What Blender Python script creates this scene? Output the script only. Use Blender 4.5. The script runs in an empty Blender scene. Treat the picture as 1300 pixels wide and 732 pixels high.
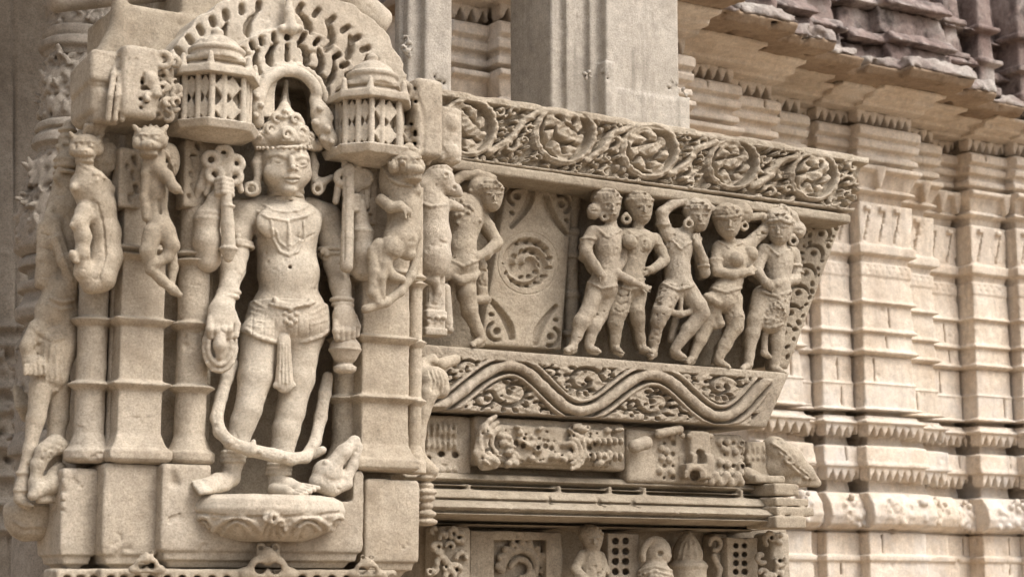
import bpy, math
import numpy as np
from mathutils import Vector, Matrix

# ------------------------------------------------------------------ camera, light, exposure
scene = bpy.context.scene
YAW, PITCH, FPX = math.radians(31.6), math.radians(9.3), 2300.0
FW = np.array([math.sin(YAW)*math.cos(PITCH), math.cos(YAW)*math.cos(PITCH), math.sin(PITCH)])
RT = np.array([math.cos(YAW), -math.sin(YAW), 0.0])
UP = np.cross(RT, FW)
CAM = np.array([-math.sin(YAW)*4.6, -math.cos(YAW)*4.6, 1.6])

cd = bpy.data.cameras.new('camera'); cam = bpy.data.objects.new('camera', cd)
scene.collection.objects.link(cam)
cam.matrix_world = Matrix(((RT[0], UP[0], -FW[0], CAM[0]), (RT[1], UP[1], -FW[1], CAM[1]), (RT[2], UP[2], -FW[2], CAM[2]), (0, 0, 0, 1)))
cd.sensor_width = 36.0; cd.sensor_fit = 'HORIZONTAL'; cd.lens = FPX/1300*36
cd.clip_start = 0.05; cd.clip_end = 500
cd.dof.use_dof = True; cd.dof.focus_distance = 4.55; cd.dof.aperture_fstop = 7.1
scene.camera = cam

SUN_EL, SUN_AZ = math.radians(52), math.radians(30)       # azimuth measured from the wall's normal (-y) towards +x
sun_dir = np.array([math.sin(SUN_AZ)*math.cos(SUN_EL), -math.cos(SUN_AZ)*math.cos(SUN_EL), math.sin(SUN_EL)])
w = bpy.data.worlds.new('World'); scene.world = w; w.use_nodes = True
nt = w.node_tree; nt.nodes.clear()
sky = nt.nodes.new('ShaderNodeTexSky'); sky.sky_type = 'NISHITA'; sky.sun_disc = False
sky.sun_elevation = SUN_EL; sky.sun_rotation = math.atan2(sun_dir[0], sun_dir[1])
sky.air_density = 1.0; sky.dust_density = 6.0; sky.ozone_density = 0.6
bg = nt.nodes.new('ShaderNodeBackground'); bg.inputs[1].default_value = 0.15
out = nt.nodes.new('ShaderNodeOutputWorld')
hs = nt.nodes.new('ShaderNodeHueSaturation'); hs.inputs['Saturation'].default_value = 0.35      # overcast
nt.links.new(sky.outputs[0], hs.inputs['Color']); nt.links.new(hs.outputs[0], bg.inputs[0]); nt.links.new(bg.outputs[0], out.inputs[0])
sl = bpy.data.lights.new('sun', 'SUN'); sl.energy = 1.25; sl.angle = math.radians(28); sl.color = (1.0, 0.96, 0.91)
so = bpy.data.objects.new('sun', sl); scene.collection.objects.link(so)
so.rotation_euler = Vector(sun_dir).to_track_quat('Z', 'Y').to_euler()
so.location = (2, -6, 8)
scene.view_settings.view_transform = 'Standard'; scene.view_settings.look = 'None'
scene.view_settings.gamma = 1.0; scene.view_settings.use_curve_mapping = False
scene.view_settings.exposure = 0.60

# ------------------------------------------------------------------ placing: photograph pixel on a vertical plane -> world point
def ray(px, py):
    return FW + RT*((px-650.0)/FPX) + UP*((366.0-py)/FPX)
def P(px, py, y):
    d = ray(px, py); t = (y-CAM[1])/d[1]
    return CAM + d*t
def mpp(px, py, y):
    d = ray(px, py); t = (y-CAM[1])/d[1]
    return t/FPX
def proj(X, Y, Z):
    dx, dy, dz = X-CAM[0], Y-CAM[1], Z-CAM[2]
    de = dx*FW[0]+dy*FW[1]+dz*FW[2]
    return (650+FPX*(dx*RT[0]+dy*RT[1])/de, 366-FPX*(dx*UP[0]+dy*UP[1]+dz*UP[2])/de)

# ------------------------------------------------------------------ objects
def tag(o, label=None, cat=None, group=None, kind=None):
    if label: o['label'] = label
    if cat: o['category'] = cat
    if group: o['group'] = group
    if kind: o['kind'] = kind
    return o
def thing(name, label, cat, loc, group=None):
    o = bpy.data.objects.new(name, None); scene.collection.objects.link(o)
    o.location = [float(v) for v in loc]; o.empty_display_size = 0.05
    return tag(o, label, cat, group)
def wloc(o):
    v = Vector(o.location)
    while o.parent: o = o.parent; v = v+o.location
    return v
def mesh_obj(name, V, F, mat, parent=None, smooth=True):
    """V: n x 3 world points, F: n x 4 (or list of polygons)"""
    V = np.asarray(V, dtype=np.float32)
    if parent is not None: base = np.array(wloc(parent), dtype=np.float32)
    else:
        lo, hi = V.min(0), V.max(0); base = np.array([(lo[0]+hi[0])/2, (lo[1]+hi[1])/2, lo[2]], dtype=np.float32)
    me = bpy.data.meshes.new(name)
    Vl = V-base
    if isinstance(F, np.ndarray):
        n, c = F.shape
        me.vertices.add(len(Vl)); me.vertices.foreach_set('co', Vl.ravel())
        me.loops.add(n*c); me.loops.foreach_set('vertex_index', F.ravel().astype(np.int32))
        me.polygons.add(n); me.polygons.foreach_set('loop_start', np.arange(0, n*c, c, dtype=np.int32))
        me.polygons.foreach_set('loop_total', np.full(n, c, dtype=np.int32))
        me.update(calc_edges=True); me.validate()
    else:
        me.from_pydata([tuple(map(float, v)) for v in Vl], [], F); me.update()
    if smooth: me.polygons.foreach_set('use_smooth', np.ones(len(me.polygons), dtype=bool))
    me.materials.append(mat)
    o = bpy.data.objects.new(name, me); scene.collection.objects.link(o)
    if parent is not None: o.parent = parent
    else: o.location = [float(v) for v in base]
    return o

# ------------------------------------------------------------------ carving: distance fields meshed by surface nets
RS = np.random.RandomState
def noise3(shape, h, cell, seed):
    n = [int(s*h/cell)+3 for s in shape]
    L = RS(seed).uniform(-1, 1, n).astype(np.float32)
    for ax in range(3):
        q = np.arange(shape[ax], dtype=np.float32)*(h/cell); i = q.astype(int); f = q-i; f = f*f*(3-2*f)
        sh = [1, 1, 1]; sh[ax] = -1; f = f.reshape(sh)
        A = np.take(L, i, ax); L = A+(np.take(L, i+1, ax)-A)*f
    return L
def surface_nets(F, org, h):
    I = F < 0
    s = np.zeros(tuple(n-1 for n in F.shape), np.uint8)
    for a in (0, 1):
        for b in (0, 1):
            for c in (0, 1):
                s += I[a:I.shape[0]-1+a, b:I.shape[1]-1+b, c:I.shape[2]-1+c]
    act = (s > 0) & (s < 8)
    idx = np.argwhere(act)
    if len(idx) == 0: return np.zeros((0, 3)), np.zeros((0, 4), int)
    imap = np.full(s.shape, -1, np.int32); imap[act] = np.arange(len(idx))
    cv = {}
    for a in (0, 1):
        for b in (0, 1):
            for c in (0, 1): cv[a, b, c] = F[idx[:, 0]+a, idx[:, 1]+b, idx[:, 2]+c]
    acc = np.zeros((len(idx), 3), np.float32); cnt = np.zeros(len(idx), np.float32)
    for ax in range(3):
        for u in (0, 1):
            for v in (0, 1):
                o = [u, v]; o.insert(ax, 0); e = list(o); e[ax] = 1
                A, B = cv[tuple(o)], cv[tuple(e)]
                m = (A < 0) != (B < 0)
                t = np.where(m, A/np.where(m, A-B, 1), 0)
                p = np.tile(np.array(o, np.float32), (len(idx), 1)); p[:, ax] = t
                acc += p*m[:, None]; cnt += m
    V = (idx+acc/cnt[:, None])*h+np.array(org)
    faces = []
    for ax in range(3):
        o1, o2 = [(1, 2), (2, 0), (0, 1)][ax]
        sl0 = [slice(None)]*3; sl1 = [slice(None)]*3
        sl0[ax] = slice(0, -1); sl1[ax] = slice(1, None)
        A, B = I[tuple(sl0)], I[tuple(sl1)]
        for flip in (0, 1):
            e = np.argwhere((A & ~B) if flip == 0 else (~A & B))
            e = e[(e[:, o1] > 0) & (e[:, o2] > 0) & (e[:, o1] < F.shape[o1]-1) & (e[:, o2] < F.shape[o2]-1)]
            if len(e) == 0: continue
            q = []
            for da, db in ((1, 1), (0, 1), (0, 0), (1, 0)):
                g = e.copy(); g[:, o1] -= da; g[:, o2] -= db
                q.append(imap[g[:, 0], g[:, 1], g[:, 2]])
            q = np.stack(q, 1)
            if flip: q = q[:, ::-1]
            faces.append(q)
    return V, np.concatenate(faces)
def smin(a, b, k):
    if k <= 0: return np.minimum(a, b)
    h = np.maximum(k-np.abs(a-b), 0)/k
    return np.minimum(a, b)-h*h*k*0.25
SEED = [7]
class Carve:
    """a block of stone; prims are given in photograph pixels + metres of height in front of the plane y0, radii in pixels"""
    def __init__(s, box, y0, d=(-0.02, 0.2), h=0.003):
        s.y0, s.h = y0, h
        x0, yt, x1, yb = box
        pts = np.array([P(px, py, y0-dd) for px in (x0, x1) for py in (yt, yb) for dd in d])
        lo, hi = pts.min(0)-3*h, pts.max(0)+3*h
        s.lo = lo; n = np.ceil((hi-lo)/h).astype(int)+1; s.n = n
        s.F = np.full(n, 0.5, np.float32)
        s.ax = [(lo[i]+np.arange(n[i])*h).astype(np.float32) for i in range(3)]
    def put(s, lo, hi, fn, k=0.006, op='add'):
        pad = k+4*s.h
        i0 = [max(0, int((lo[i]-pad-s.lo[i])/s.h)) for i in range(3)]
        i1 = [min(s.n[i], int((hi[i]+pad-s.lo[i])/s.h)+2) for i in range(3)]
        if any(i1[i]-i0[i] < 1 for i in range(3)): return
        sl = tuple(slice(i0[i], i1[i]) for i in range(3))
        X = s.ax[0][sl[0]][:, None, None]; Y = s.ax[1][sl[1]][None, :, None]; Z = s.ax[2][sl[2]][None, None, :]
        D = np.broadcast_to(fn(X, Y, Z), s.F[sl].shape)
        if op == 'add': s.F[sl] = smin(s.F[sl], D, k)
        elif op == 'cut': s.F[sl] = -smin(-s.F[sl], D, k)
        else: s.F[sl] = -smin(-s.F[sl], -D, k)           # keep only what is inside D (within its box)
    def w(s, px, py, d): return P(px, py, s.y0-d)
    def m(s, px, py, d=0.0): return mpp(px, py, s.y0-d)
    def chain(s, pts, k=0.006, op='add', fl=1.0, closed=False):
        pts = list(pts)
        if closed: pts.append(pts[0])
        W = [(s.w(*p[:3]), p[3]*s.m(*p[:3])) for p in pts]
        s.wchain(W, k, op, fl)
        if getattr(s, 'back', 0) and op == 'add' and max(p[3] for p in pts) > 7.5:      # the uncut stone that joins a figure to its panel
            s.wchain([(np.array(c)+np.array([s.back*0.55, s.back, 0]), r*0.62) for c, r in W], 0.010, op, 2.0)
    def wchain(s, W, k=0.006, op='add', fl=1.0):
        if len(W) == 1: W = W*2
        for (a, ra), (b, rb) in zip(W[:-1], W[1:]):
            a, b = np.asarray(a, float), np.asarray(b, float); r = max(ra, rb)
            rv = np.array([r, r*max(fl, 1), r])
            ab = b-a; sc = np.array([1, 1/fl, 1]); L2 = max(float(((ab*sc)**2).sum()), 1e-9)
            def fn(X, Y, Z, a=a, ab=ab, ra=ra, rb=rb, L2=L2):
                dx, dy, dz = X-a[0], (Y-a[1])/fl, Z-a[2]
                t = np.clip((dx*ab[0]+dy*ab[1]/fl+dz*ab[2])/L2, 0, 1)
                ex, ey, ez = dx-t*ab[0], dy-t*ab[1]/fl, dz-t*ab[2]
                return np.sqrt(ex*ex+ey*ey+ez*ez)-(ra+(rb-ra)*t)
            s.put(np.minimum(a, b)-rv, np.maximum(a, b)+rv, fn, k, op)
    def rot(s, yaw, roll, pitch=0):
        """columns: local axes in world. yaw 0 faces out of the wall, yaw>0 turns it towards the camera; roll in the picture, clockwise"""
        cy, sy = math.cos(math.radians(yaw)), math.sin(math.radians(yaw))
        R = np.array([[cy, sy, 0], [-sy, cy, 0], [0, 0, 1]])
        c, q = math.cos(math.radians(pitch)), math.sin(math.radians(pitch))
        R = R@np.array([[1, 0, 0], [0, c, -q], [0, q, c]])
        c, q = math.cos(math.radians(roll)), math.sin(math.radians(roll))
        return R@np.array([[c, 0, q], [0, 1, 0], [-q, 0, c]])
    def local(s, px, py, d, yaw, roll, pitch):
        c = s.w(px, py, d); R = s.rot(yaw, roll, pitch)
        def tr(X, Y, Z):
            dx, dy, dz = X-c[0], Y-c[1], Z-c[2]
            return tuple(R[0, i]*dx+R[1, i]*dy+R[2, i]*dz for i in range(3))
        return c, R, tr
    def ell(s, px, py, d, rx, ry, rz, yaw=15, roll=0, pitch=0, k=0.006, op='add'):
        c, R, tr = s.local(px, py, d, yaw, roll, pitch); m = s.m(px, py, d); r = np.array([rx, ry, rz])*m
        def fn(X, Y, Z):
            a, b, e = tr(X, Y, Z)
            q = np.sqrt((a/r[0])**2+(b/r[1])**2+(e/r[2])**2)
            return (q-1)*r.min()*(0.5+0.5*np.minimum(q, 1.0)) if False else (q-1)*r.min()
        E = np.abs(R)@r
        s.put(c-E, c+E, fn, k, op)
    def box(s, px, py, d, hx, hy, hz, yaw=0, roll=0, pitch=0, rd=1.5, k=0.003, op='add'):
        c, R, tr = s.local(px, py, d, yaw, roll, pitch); m = s.m(px, py, d); r = np.array([hx, hy, hz])*m; rd = rd*m
        def fn(X, Y, Z):
            q = [np.abs(v)-r[i]+rd for i, v in enumerate(tr(X, Y, Z))]
            o = np.sqrt(sum(np.maximum(v, 0)**2 for v in q))
            return o+np.minimum(np.maximum(np.maximum(q[0], q[1]), q[2]), 0)-rd
        E = np.abs(R)@r
        s.put(c-E, c+E, fn, k, op)
    def wbox(s, lo, hi, rd=0.004, k=0.003, op='add'):
        lo, hi = np.asarray(lo, float), np.asarray(hi, float); c, r = (lo+hi)/2, (hi-lo)/2
        def fn(X, Y, Z):
            q = [np.abs(v-c[i])-r[i]+rd for i, v in enumerate((X, Y, Z))]
            o = np.sqrt(sum(np.maximum(v, 0)**2 for v in q))
            return o+np.minimum(np.maximum(np.maximum(q[0], q[1]), q[2]), 0)-rd
        s.put(lo, hi, fn, k, op)
    def ring(s, px, py, d, R, r, yaw=15, roll=0, pitch=0, asp=1.0, k=0.003, op='add'):
        """a ring seen face on"""
        c, Rm, tr = s.local(px, py, d, yaw, roll, pitch); m = s.m(px, py, d); R, r = R*m, r*m
        def fn(X, Y, Z):
            a, b, e = tr(X, Y, Z)
            q = np.sqrt(a*a+(e/asp)**2)-R
            return np.sqrt(q*q+b*b)-r
        E = np.abs(Rm)@np.array([R+r, r, (R+r)*asp])
        s.put(c-E, c+E, fn, k, op)
    def band(s, px, py, d, R, r, fl=1.0, yaw=15, roll=0, pitch=0, k=0.003, op='add'):
        """a bangle round an upright limb"""
        c, Rm, tr = s.local(px, py, d, yaw, roll, pitch); m = s.m(px, py, d); R, r = R*m, r*m
        def fn(X, Y, Z):
            a, b, e = tr(X, Y, Z)
            q = np.sqrt(a*a+(b/fl)**2)-R
            return np.sqrt(q*q+e*e)-r
        E = np.abs(Rm)@np.array([R+r, (R+r)*fl, r])
        s.put(c-E, c+E, fn, k, op)
    def lathe(s, cx, cy, prof, k=0.003, op='add', fl=1.0):
        zs = np.array([p[0] for p in prof]); rs = np.array([p[1] for p in prof]); o = np.argsort(zs, kind='stable'); zs, rs = zs[o], rs[o]
        R = rs.max()
        def fn(X, Y, Z):
            r = np.interp(Z, zs, rs)
            return np.maximum(np.sqrt((X-cx)**2+((Y-cy)/fl)**2)-r, np.maximum(zs[0]-Z, Z-zs[-1]))
        s.put(np.array([cx-R, cy-R*fl, zs[0]]), np.array([cx+R, cy+R*fl, zs[-1]]), fn, k, op)
    def pbox(s, x0, x1, yf, yb, prof, rd=0.004, k=0.003, op='add'):
        """an upright block whose faces step in and out with height: prof (z, off)"""
        zs = np.array([p[0] for p in prof]); rs = np.array([p[1] for p in prof]); o = np.argsort(zs, kind='stable'); zs, rs = zs[o], rs[o]
        cx, hx, cy, hy = (x0+x1)/2, (x1-x0)/2, (yf+yb)/2, (yb-yf)/2; R = rs.max()
        def fn(X, Y, Z):
            r = np.interp(Z, zs, rs)
            a, b = np.abs(X-cx)-hx-r+rd, np.abs(Y-cy)-hy-r+rd
            q = np.sqrt(np.maximum(a, 0)**2+np.maximum(b, 0)**2)+np.minimum(np.maximum(a, b), 0)-rd
            return np.maximum(q, np.maximum(zs[0]-Z, Z-zs[-1]))
        s.put(np.array([x0-R, yf-R, zs[0]]), np.array([x1+R, yb+R, zs[-1]]), fn, k, op)
    def slab(s, sd2, lo, hi, d0, d1, k=0.003, op='add'):
        """sd2(PX, PY) in pixels, evaluated on the photograph's pixels, extruded between heights d0 and d1"""
        dm = (d0+d1)/2; m = s.m((lo[0]+hi[0])/2, (lo[1]+hi[1])/2, dm)
        pts = np.array([s.w(px, py, dd) for px in (lo[0], hi[0]) for py in (lo[1], hi[1]) for dd in (d0, d1)])
        yf = s.y0-dm
        def fn(X, Y, Z):
            PX, PY = proj(X, yf, Z)
            q = sd2(PX, PY)*m
            return np.maximum(q, np.maximum(s.y0-d1-Y, Y-(s.y0-d0)))
        s.put(pts.min(0), pts.max(0), fn, k, op)
    def on(s, px, py, default=0.0):
        """height of the carved surface at that pixel"""
        ys = np.arange(s.ax[1][0], s.ax[1][-1], s.h*0.5)
        d = ray(px, py); t = (ys-CAM[1])/d[1]
        W = CAM[None, :]+d[None, :]*t[:, None]
        ii = np.round((W-s.lo)/s.h).astype(int)
        ok = ((ii >= 0) & (ii < s.n)).all(1)
        v = np.full(len(ys), 1.0); j = ii[ok]; v[ok] = s.F[j[:, 0], j[:, 1], j[:, 2]]
        hit = np.nonzero(v < 0)[0]
        return s.y0-ys[hit[0]] if len(hit) else default
    def rib(s, pts, lift=0.0, k=0.002, op='add', closed=False, n=3):
        """a line that follows the carved surface: (px, py, r)"""
        pts = list(pts)
        if closed: pts.append(pts[0])
        Q = []
        for a, b in zip(pts[:-1], pts[1:]):
            for i in range(n): Q.append([a[j]+(b[j]-a[j])*i/n for j in range(3)])
        Q.append(list(pts[-1][:3]))
        D = [s.on(q[0], q[1], None) for q in Q]
        run = []
        for q, v in list(zip(Q, D))+[(None, None)]:
            if v is None or (run and abs(run[-1][2]-lift-v) > 0.022):
                if len(run) > 1: s.chain(run, k, op)
                run = []
            if v is not None: run.append((q[0], q[1], v+lift, q[2]))
    def bead(s, px, py, r, lift=0.0, op='add', k=0.002):
        d = s.on(px, py, None)
        if d is not None: s.chain([(px, py, d+lift, r)], k, op)
    def weather(s, amp, cell, amp2, cell2, chip):
        SEED[0] += 1
        s.F += noise3(s.F.shape, s.h, cell, SEED[0])*amp
        s.F += noise3(s.F.shape, s.h, cell2, SEED[0]+500)*amp2
        n = noise3(s.F.shape, s.h, max(0.009, 2.6*s.h), SEED[0]+900)*0.65+noise3(s.F.shape, s.h, 0.06, SEED[0]+901)*0.6
        s.F += np.maximum(n-0.58, 0)*chip                     # pits and chips
    def done(s, name, mat, parent=None, wear=1.0):
        if wear: s.weather(0.0009*wear, 0.03, 0.0006*wear, max(0.006, 2.1*s.h), 0.011*wear)
        # close the block at its borders
        for ax in range(3):
            sl = [slice(None)]*3
            for e in (0, -1): sl[ax] = e; s.F[tuple(sl)] = np.maximum(s.F[tuple(sl)], s.h*0.5)
        V, F = surface_nets(s.F, s.lo, s.h)
        s.F = None
        return mesh_obj(name, V, F, mat, parent)

# ------------------------------------------------------------------ flat carved panels (height over the photograph's pixels)
def sst(a, b, x):
    t = np.clip((x-a)/(b-a), 0, 1); return t*t*(3-2*t)
def relief(name, quad, y0, hf, mat, parent=None, res=0.002, depth=0.1, seed=1, rough=0.0012):
    A, B, C, D = [P(q[0], q[1], y0) for q in quad]     # tl tr br bl
    nu = int(max(np.linalg.norm(B-A), np.linalg.norm(C-D))/res)+2
    nv = int(max(np.linalg.norm(D-A), np.linalg.norm(C-B))/res)+2
    u = np.linspace(0, 1, nu)[:, None, None]; v = np.linspace(0, 1, nv)[None, :, None]
    W = A*(1-u)*(1-v)+B*u*(1-v)+C*u*v+D*(1-u)*v
    PX, PY = proj(W[..., 0], W[..., 1], W[..., 2])
    H = hf(PX, PY)
    r = noise3((nu, nv, 2), res, 0.02, seed)[:, :, 0]*rough+noise3((nu, nv, 2), res, 0.006, seed+9)[:, :, 0]*rough*0.7
    e = np.minimum(np.minimum(u, 1-u)[..., 0]*nu, np.minimum(v, 1-v)[..., 0]*nv)
    H = H+r-0.004*np.exp(-e*res/0.004)                   # worn edges
    W[..., 1] = y0-H
    n = nu*nv; V = W.reshape(-1, 3)
    I = np.arange(n).reshape(nu, nv)
    Fq = np.stack([I[:-1, :-1], I[:-1, 1:], I[1:, 1:], I[1:, :-1]], -1).reshape(-1, 4)
    loop = np.concatenate([I[:, 0], I[-1, 1:], I[-2::-1, -1], I[0, -2:0:-1]])
    bk = V[loop].copy(); bk[:, 1] = y0+depth
    m = len(loop); J = n+np.arange(m); nx = np.roll(np.arange(m), -1)
    side = np.stack([loop, loop[nx], J[nx], J], 1)
    cap = [[int(j) for j in J]]
    V = np.concatenate([V, bk]); 
    quads = np.concatenate([Fq, side])
    # back face: fan of quads is not needed for shading; one n-gon through from_pydata would be slow, so a centre fan
    c = V[n:].mean(0, keepdims=True); V = np.concatenate([V, c]); ci = len(V)-1
    o = mesh_obj(name, V, quads, mat, parent)
    return o
# ------------------------------------------------------------------ stone
def stone(name, dark, mid, light, stain=(0.16, 0.13, 0.10), stain_amt=0.5, grain=1.0, bump=1.0, streak=False, stain_scale=5.0, stain_lo=0.54, grey_below=None, black=0.0, vary=0.0):
    m = bpy.data.materials.new(name); m.use_nodes = True
    t = m.node_tree; t.nodes.clear(); N, L = t.nodes.new, t.links.new
    o = N('ShaderNodeOutputMaterial'); b = N('ShaderNodeBsdfPrincipled'); L(b.outputs[0], o.inputs[0])
    b.inputs['Roughness'].default_value = 0.92
    if 'Specular IOR Level' in b.inputs: b.inputs['Specular IOR Level'].default_value = 0.2
    g = N('ShaderNodeNewGeometry')
    def noise(scale, detail=4, rough=0.6, vec=None):
        n = N('ShaderNodeTexNoise'); n.inputs['Scale'].default_value = scale; n.inputs['Detail'].default_value = detail
        n.inputs['Roughness'].default_value = rough; L(vec or g.outputs['Position'], n.inputs['Vector']); return n.outputs['Fac']
    def ramp(src, stops):
        r = N('ShaderNodeValToRGB'); e = r.color_ramp.elements
        while len(e) < len(stops): e.new(0.5)
        for el, (p, c) in zip(e, stops): el.position = p; el.color = (c[0], c[1], c[2], 1) if hasattr(c, '__len__') else (c, c, c, 1)
        L(src, r.inputs[0]); return r.outputs[0]
    def mix(kind, fac, a, c):
        n = N('ShaderNodeMix'); n.data_type = 'RGBA'; n.blend_type = kind
        if isinstance(fac, (int, float)): n.inputs[0].default_value = fac
        else: L(fac, n.inputs[0])
        for s_, v in ((6, a), (7, c)):
            if hasattr(v, '__len__'): n.inputs[s_].default_value = (v[0], v[1], v[2], 1)
            else: L(v, n.inputs[s_])
        return n.outputs[2]
    col = ramp(noise(4.0, 6, 0.62), [(0.30, dark), (0.5, mid), (0.70, light)])
    col = mix('MULTIPLY', 1.0, col, ramp(noise(38, 5, 0.65), [(0.3, 0.82), (0.7, 1.12)]))
    col = mix('MULTIPLY', 0.85*grain, col, ramp(noise(210, 5, 0.8), [(0.30, 0.55), (0.5, 1.0), (0.70, 1.28)]))
    vec = None
    if streak:
        mp = N('ShaderNodeMapping'); mp.inputs['Scale'].default_value = (3.2, 3.2, 0.45); L(g.outputs['Position'], mp.inputs[0]); vec = mp.outputs[0]
    st = ramp(noise(stain_scale, 8, 0.72, vec), [(stain_lo, 0.0), (stain_lo+0.16, 1.0)])
    sm = N('ShaderNodeMath'); sm.operation = 'MULTIPLY'; sm.inputs[1].default_value = stain_amt; L(st, sm.inputs[0])
    col = mix('MIX', sm.outputs[0], col, stain)
    if vary:                                             # every block was cut from a slightly different bed
        oi = N('ShaderNodeObjectInfo')
        col = mix('MULTIPLY', 1.0, col, ramp(oi.outputs['Random'], [(0.0, (1-vary, 1-vary*1.05, 1-vary*1.2)), (0.35, (1.0, 0.985, 0.96)), (0.7, (1-vary*0.3, 1-vary*0.3, 1-vary*0.25)), (1.0, (1+vary*0.5, 1+vary*0.45, 1+vary*0.35))]))
    if grey_below:
        sx = N('ShaderNodeSeparateXYZ'); L(g.outputs['Position'], sx.inputs[0])
        mr = N('ShaderNodeMapRange'); mr.inputs[1].default_value = grey_below; mr.inputs[2].default_value = grey_below-0.35; mr.inputs[3].default_value = 0.15; mr.inputs[4].default_value = 1.0
        L(sx.outputs[2], mr.inputs[0]); ml = N('ShaderNodeMath'); ml.operation = 'MULTIPLY'
        L(mr.outputs[0], ml.inputs[0]); L(ramp(noise(3.4, 9, 0.75), [(0.48, 0.0), (0.64, 0.65)]), ml.inputs[1])
        col = mix('MIX', ml.outputs[0], col, (0.57, 0.54, 0.51))
    if black:
        mp2 = N('ShaderNodeMapping'); mp2.inputs['Scale'].default_value = (9, 9, 1.1); L(g.outputs['Position'], mp2.inputs[0])
        bm_ = N('ShaderNodeMath'); bm_.operation = 'MULTIPLY'; bm_.inputs[1].default_value = black; L(ramp(noise(1.6, 9, 0.8, mp2.outputs[0]), [(0.56, 0.0), (0.70, 1.0)]), bm_.inputs[0])
        col = mix('MIX', bm_.outputs[0], col, (0.10, 0.085, 0.07))
    L(col, b.inputs['Base Color'])
    b1 = N('ShaderNodeBump'); b1.inputs['Strength'].default_value = min(1, 0.7*bump); b1.inputs['Distance'].default_value = 0.006
    L(noise(85, 9, 0.78), b1.inputs['Height'])
    vo = N('ShaderNodeTexVoronoi'); vo.inputs['Scale'].default_value = 150; L(g.outputs['Position'], vo.inputs['Vector'])
    pit = ramp(vo.outputs['Distance'], [(0.05, 0.0), (0.24, 1.0)])
    b2 = N('ShaderNodeBump'); b2.inputs['Strength'].default_value = 0.30*bump; b2.inputs['Distance'].default_value = 0.003
    L(pit, b2.inputs['Height']); L(b1.outputs[0], b2.inputs['Normal']); L(b2.outputs[0], b.inputs['Normal'])
    return m
S_PIER = stone('warm_sandstone', (0.335, 0.274, 0.204), (0.45, 0.384, 0.300), (0.525, 0.458, 0.370), stain=(0.225, 0.178, 0.13), stain_amt=0.6, black=0.15, vary=0.13)
S_STAT = stone('pale_sandstone', (0.415, 0.348, 0.270), (0.505, 0.440, 0.352), (0.565, 0.500, 0.412), stain=(0.27, 0.217, 0.16), stain_amt=0.55, grain=0.9, bump=0.8, black=0.08)
S_BRKT = stone('weathered_sandstone', (0.30, 0.245, 0.182), (0.405, 0.344, 0.266), (0.48, 0.414, 0.330), stain=(0.165, 0.130, 0.093), stain_amt=0.65, bump=1.25, black=0.35, vary=0.13)
S_GREY = stone('grey_pillar_stone', (0.33, 0.295, 0.25), (0.43, 0.388, 0.335), (0.51, 0.468, 0.412), stain=(0.20, 0.175, 0.148), stain_amt=0.6, streak=True, black=0.35, vary=0.08)
S_WALL = stone('cream_wall_stone', (0.52, 0.42, 0.32), (0.65, 0.56, 0.46), (0.70, 0.63, 0.545), stain=(0.36, 0.30, 0.245), stain_amt=0.6, bump=1.0, streak=True, stain_scale=2.6, stain_lo=0.52, grey_below=2.7, black=0.45, vary=0.10)
S_SOFF = stone('shade_darkened_soffit_stone', (0.21, 0.15, 0.10), (0.28, 0.205, 0.14), (0.34, 0.26, 0.185), stain=(0.20, 0.15, 0.11), stain_amt=0.5, bump=0.8)  # brown stone with the shade under the eave darkened into its colour
S_EAVE = stone('stained_roof_stone', (0.17, 0.115, 0.10), (0.29, 0.225, 0.20), (0.52, 0.47, 0.43), stain=(0.07, 0.055, 0.05), stain_amt=0.85, bump=1.6, stain_scale=9.0, stain_lo=0.47, black=0.7)
S_LICH = stone('lichened_lip_stone', (0.20, 0.14, 0.125), (0.36, 0.31, 0.275), (0.52, 0.48, 0.43), stain=(0.10, 0.08, 0.075), stain_amt=0.7, bump=1.8, stain_scale=9.0, stain_lo=0.5)
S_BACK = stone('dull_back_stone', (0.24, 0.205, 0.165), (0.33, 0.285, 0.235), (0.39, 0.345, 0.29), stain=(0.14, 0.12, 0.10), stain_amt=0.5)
# ------------------------------------------------------------------ ground
gv = np.array([(-60, -60, 0), (60, -60, 0), (60, 60, 0), (-60, 60, 0)], float)
S_GROUND = stone('paving_stone', (0.25, 0.19, 0.135), (0.33, 0.26, 0.19), (0.40, 0.315, 0.235), bump=0.6)
tag(mesh_obj('ground', gv, np.array([[0, 1, 2, 3]]), S_GROUND), kind='structure')

def Z(py, px, y): return float(P(px, py, y)[2])
def Xw(px, py, y): return float(P(px, py, y)[0])
def cap2(ax, ay, bx, by, ra, rb=None):
    rb = ra if rb is None else rb
    def f(PX, PY):
        dx, dy = bx-ax, by-ay; t = np.clip(((PX-ax)*dx+(PY-ay)*dy)/(dx*dx+dy*dy+1e-9), 0, 1)
        return np.hypot(PX-ax-t*dx, PY-ay-t*dy)-(ra+(rb-ra)*t)
    return f
def convex_prism(s, poly, z0, z1, off0=0.0, off1=0.0, k=0.002, op='add', rd=0.0):
    """poly: plan points counter-clockwise; faces offset from off0 at z0 to off1 at z1"""
    poly = np.array(poly, float); M = max(off0, off1, 0)
    lo = np.array([poly[:, 0].min()-M, poly[:, 1].min()-M, z0]); hi = np.array([poly[:, 0].max()+M, poly[:, 1].max()+M, z1])
    E = []
    for a, b in zip(poly, np.roll(poly, -1, 0)):
        n = np.array([b[1]-a[1], -(b[0]-a[0])]); n /= np.linalg.norm(n); E.append((n, n@a))
    def fn(X, Y, Z_):
        q = None
        off = off0+(off1-off0)*np.clip((Z_-z0)/(z1-z0), 0, 1)
        for n, c in E:
            v = X*n[0]+Y*n[1]-c-off
            q = v if q is None else np.maximum(q, v)
        return np.maximum(q, np.maximum(z0-Z_, Z_-z1))
    s.put(lo, hi, fn, k, op)

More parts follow.
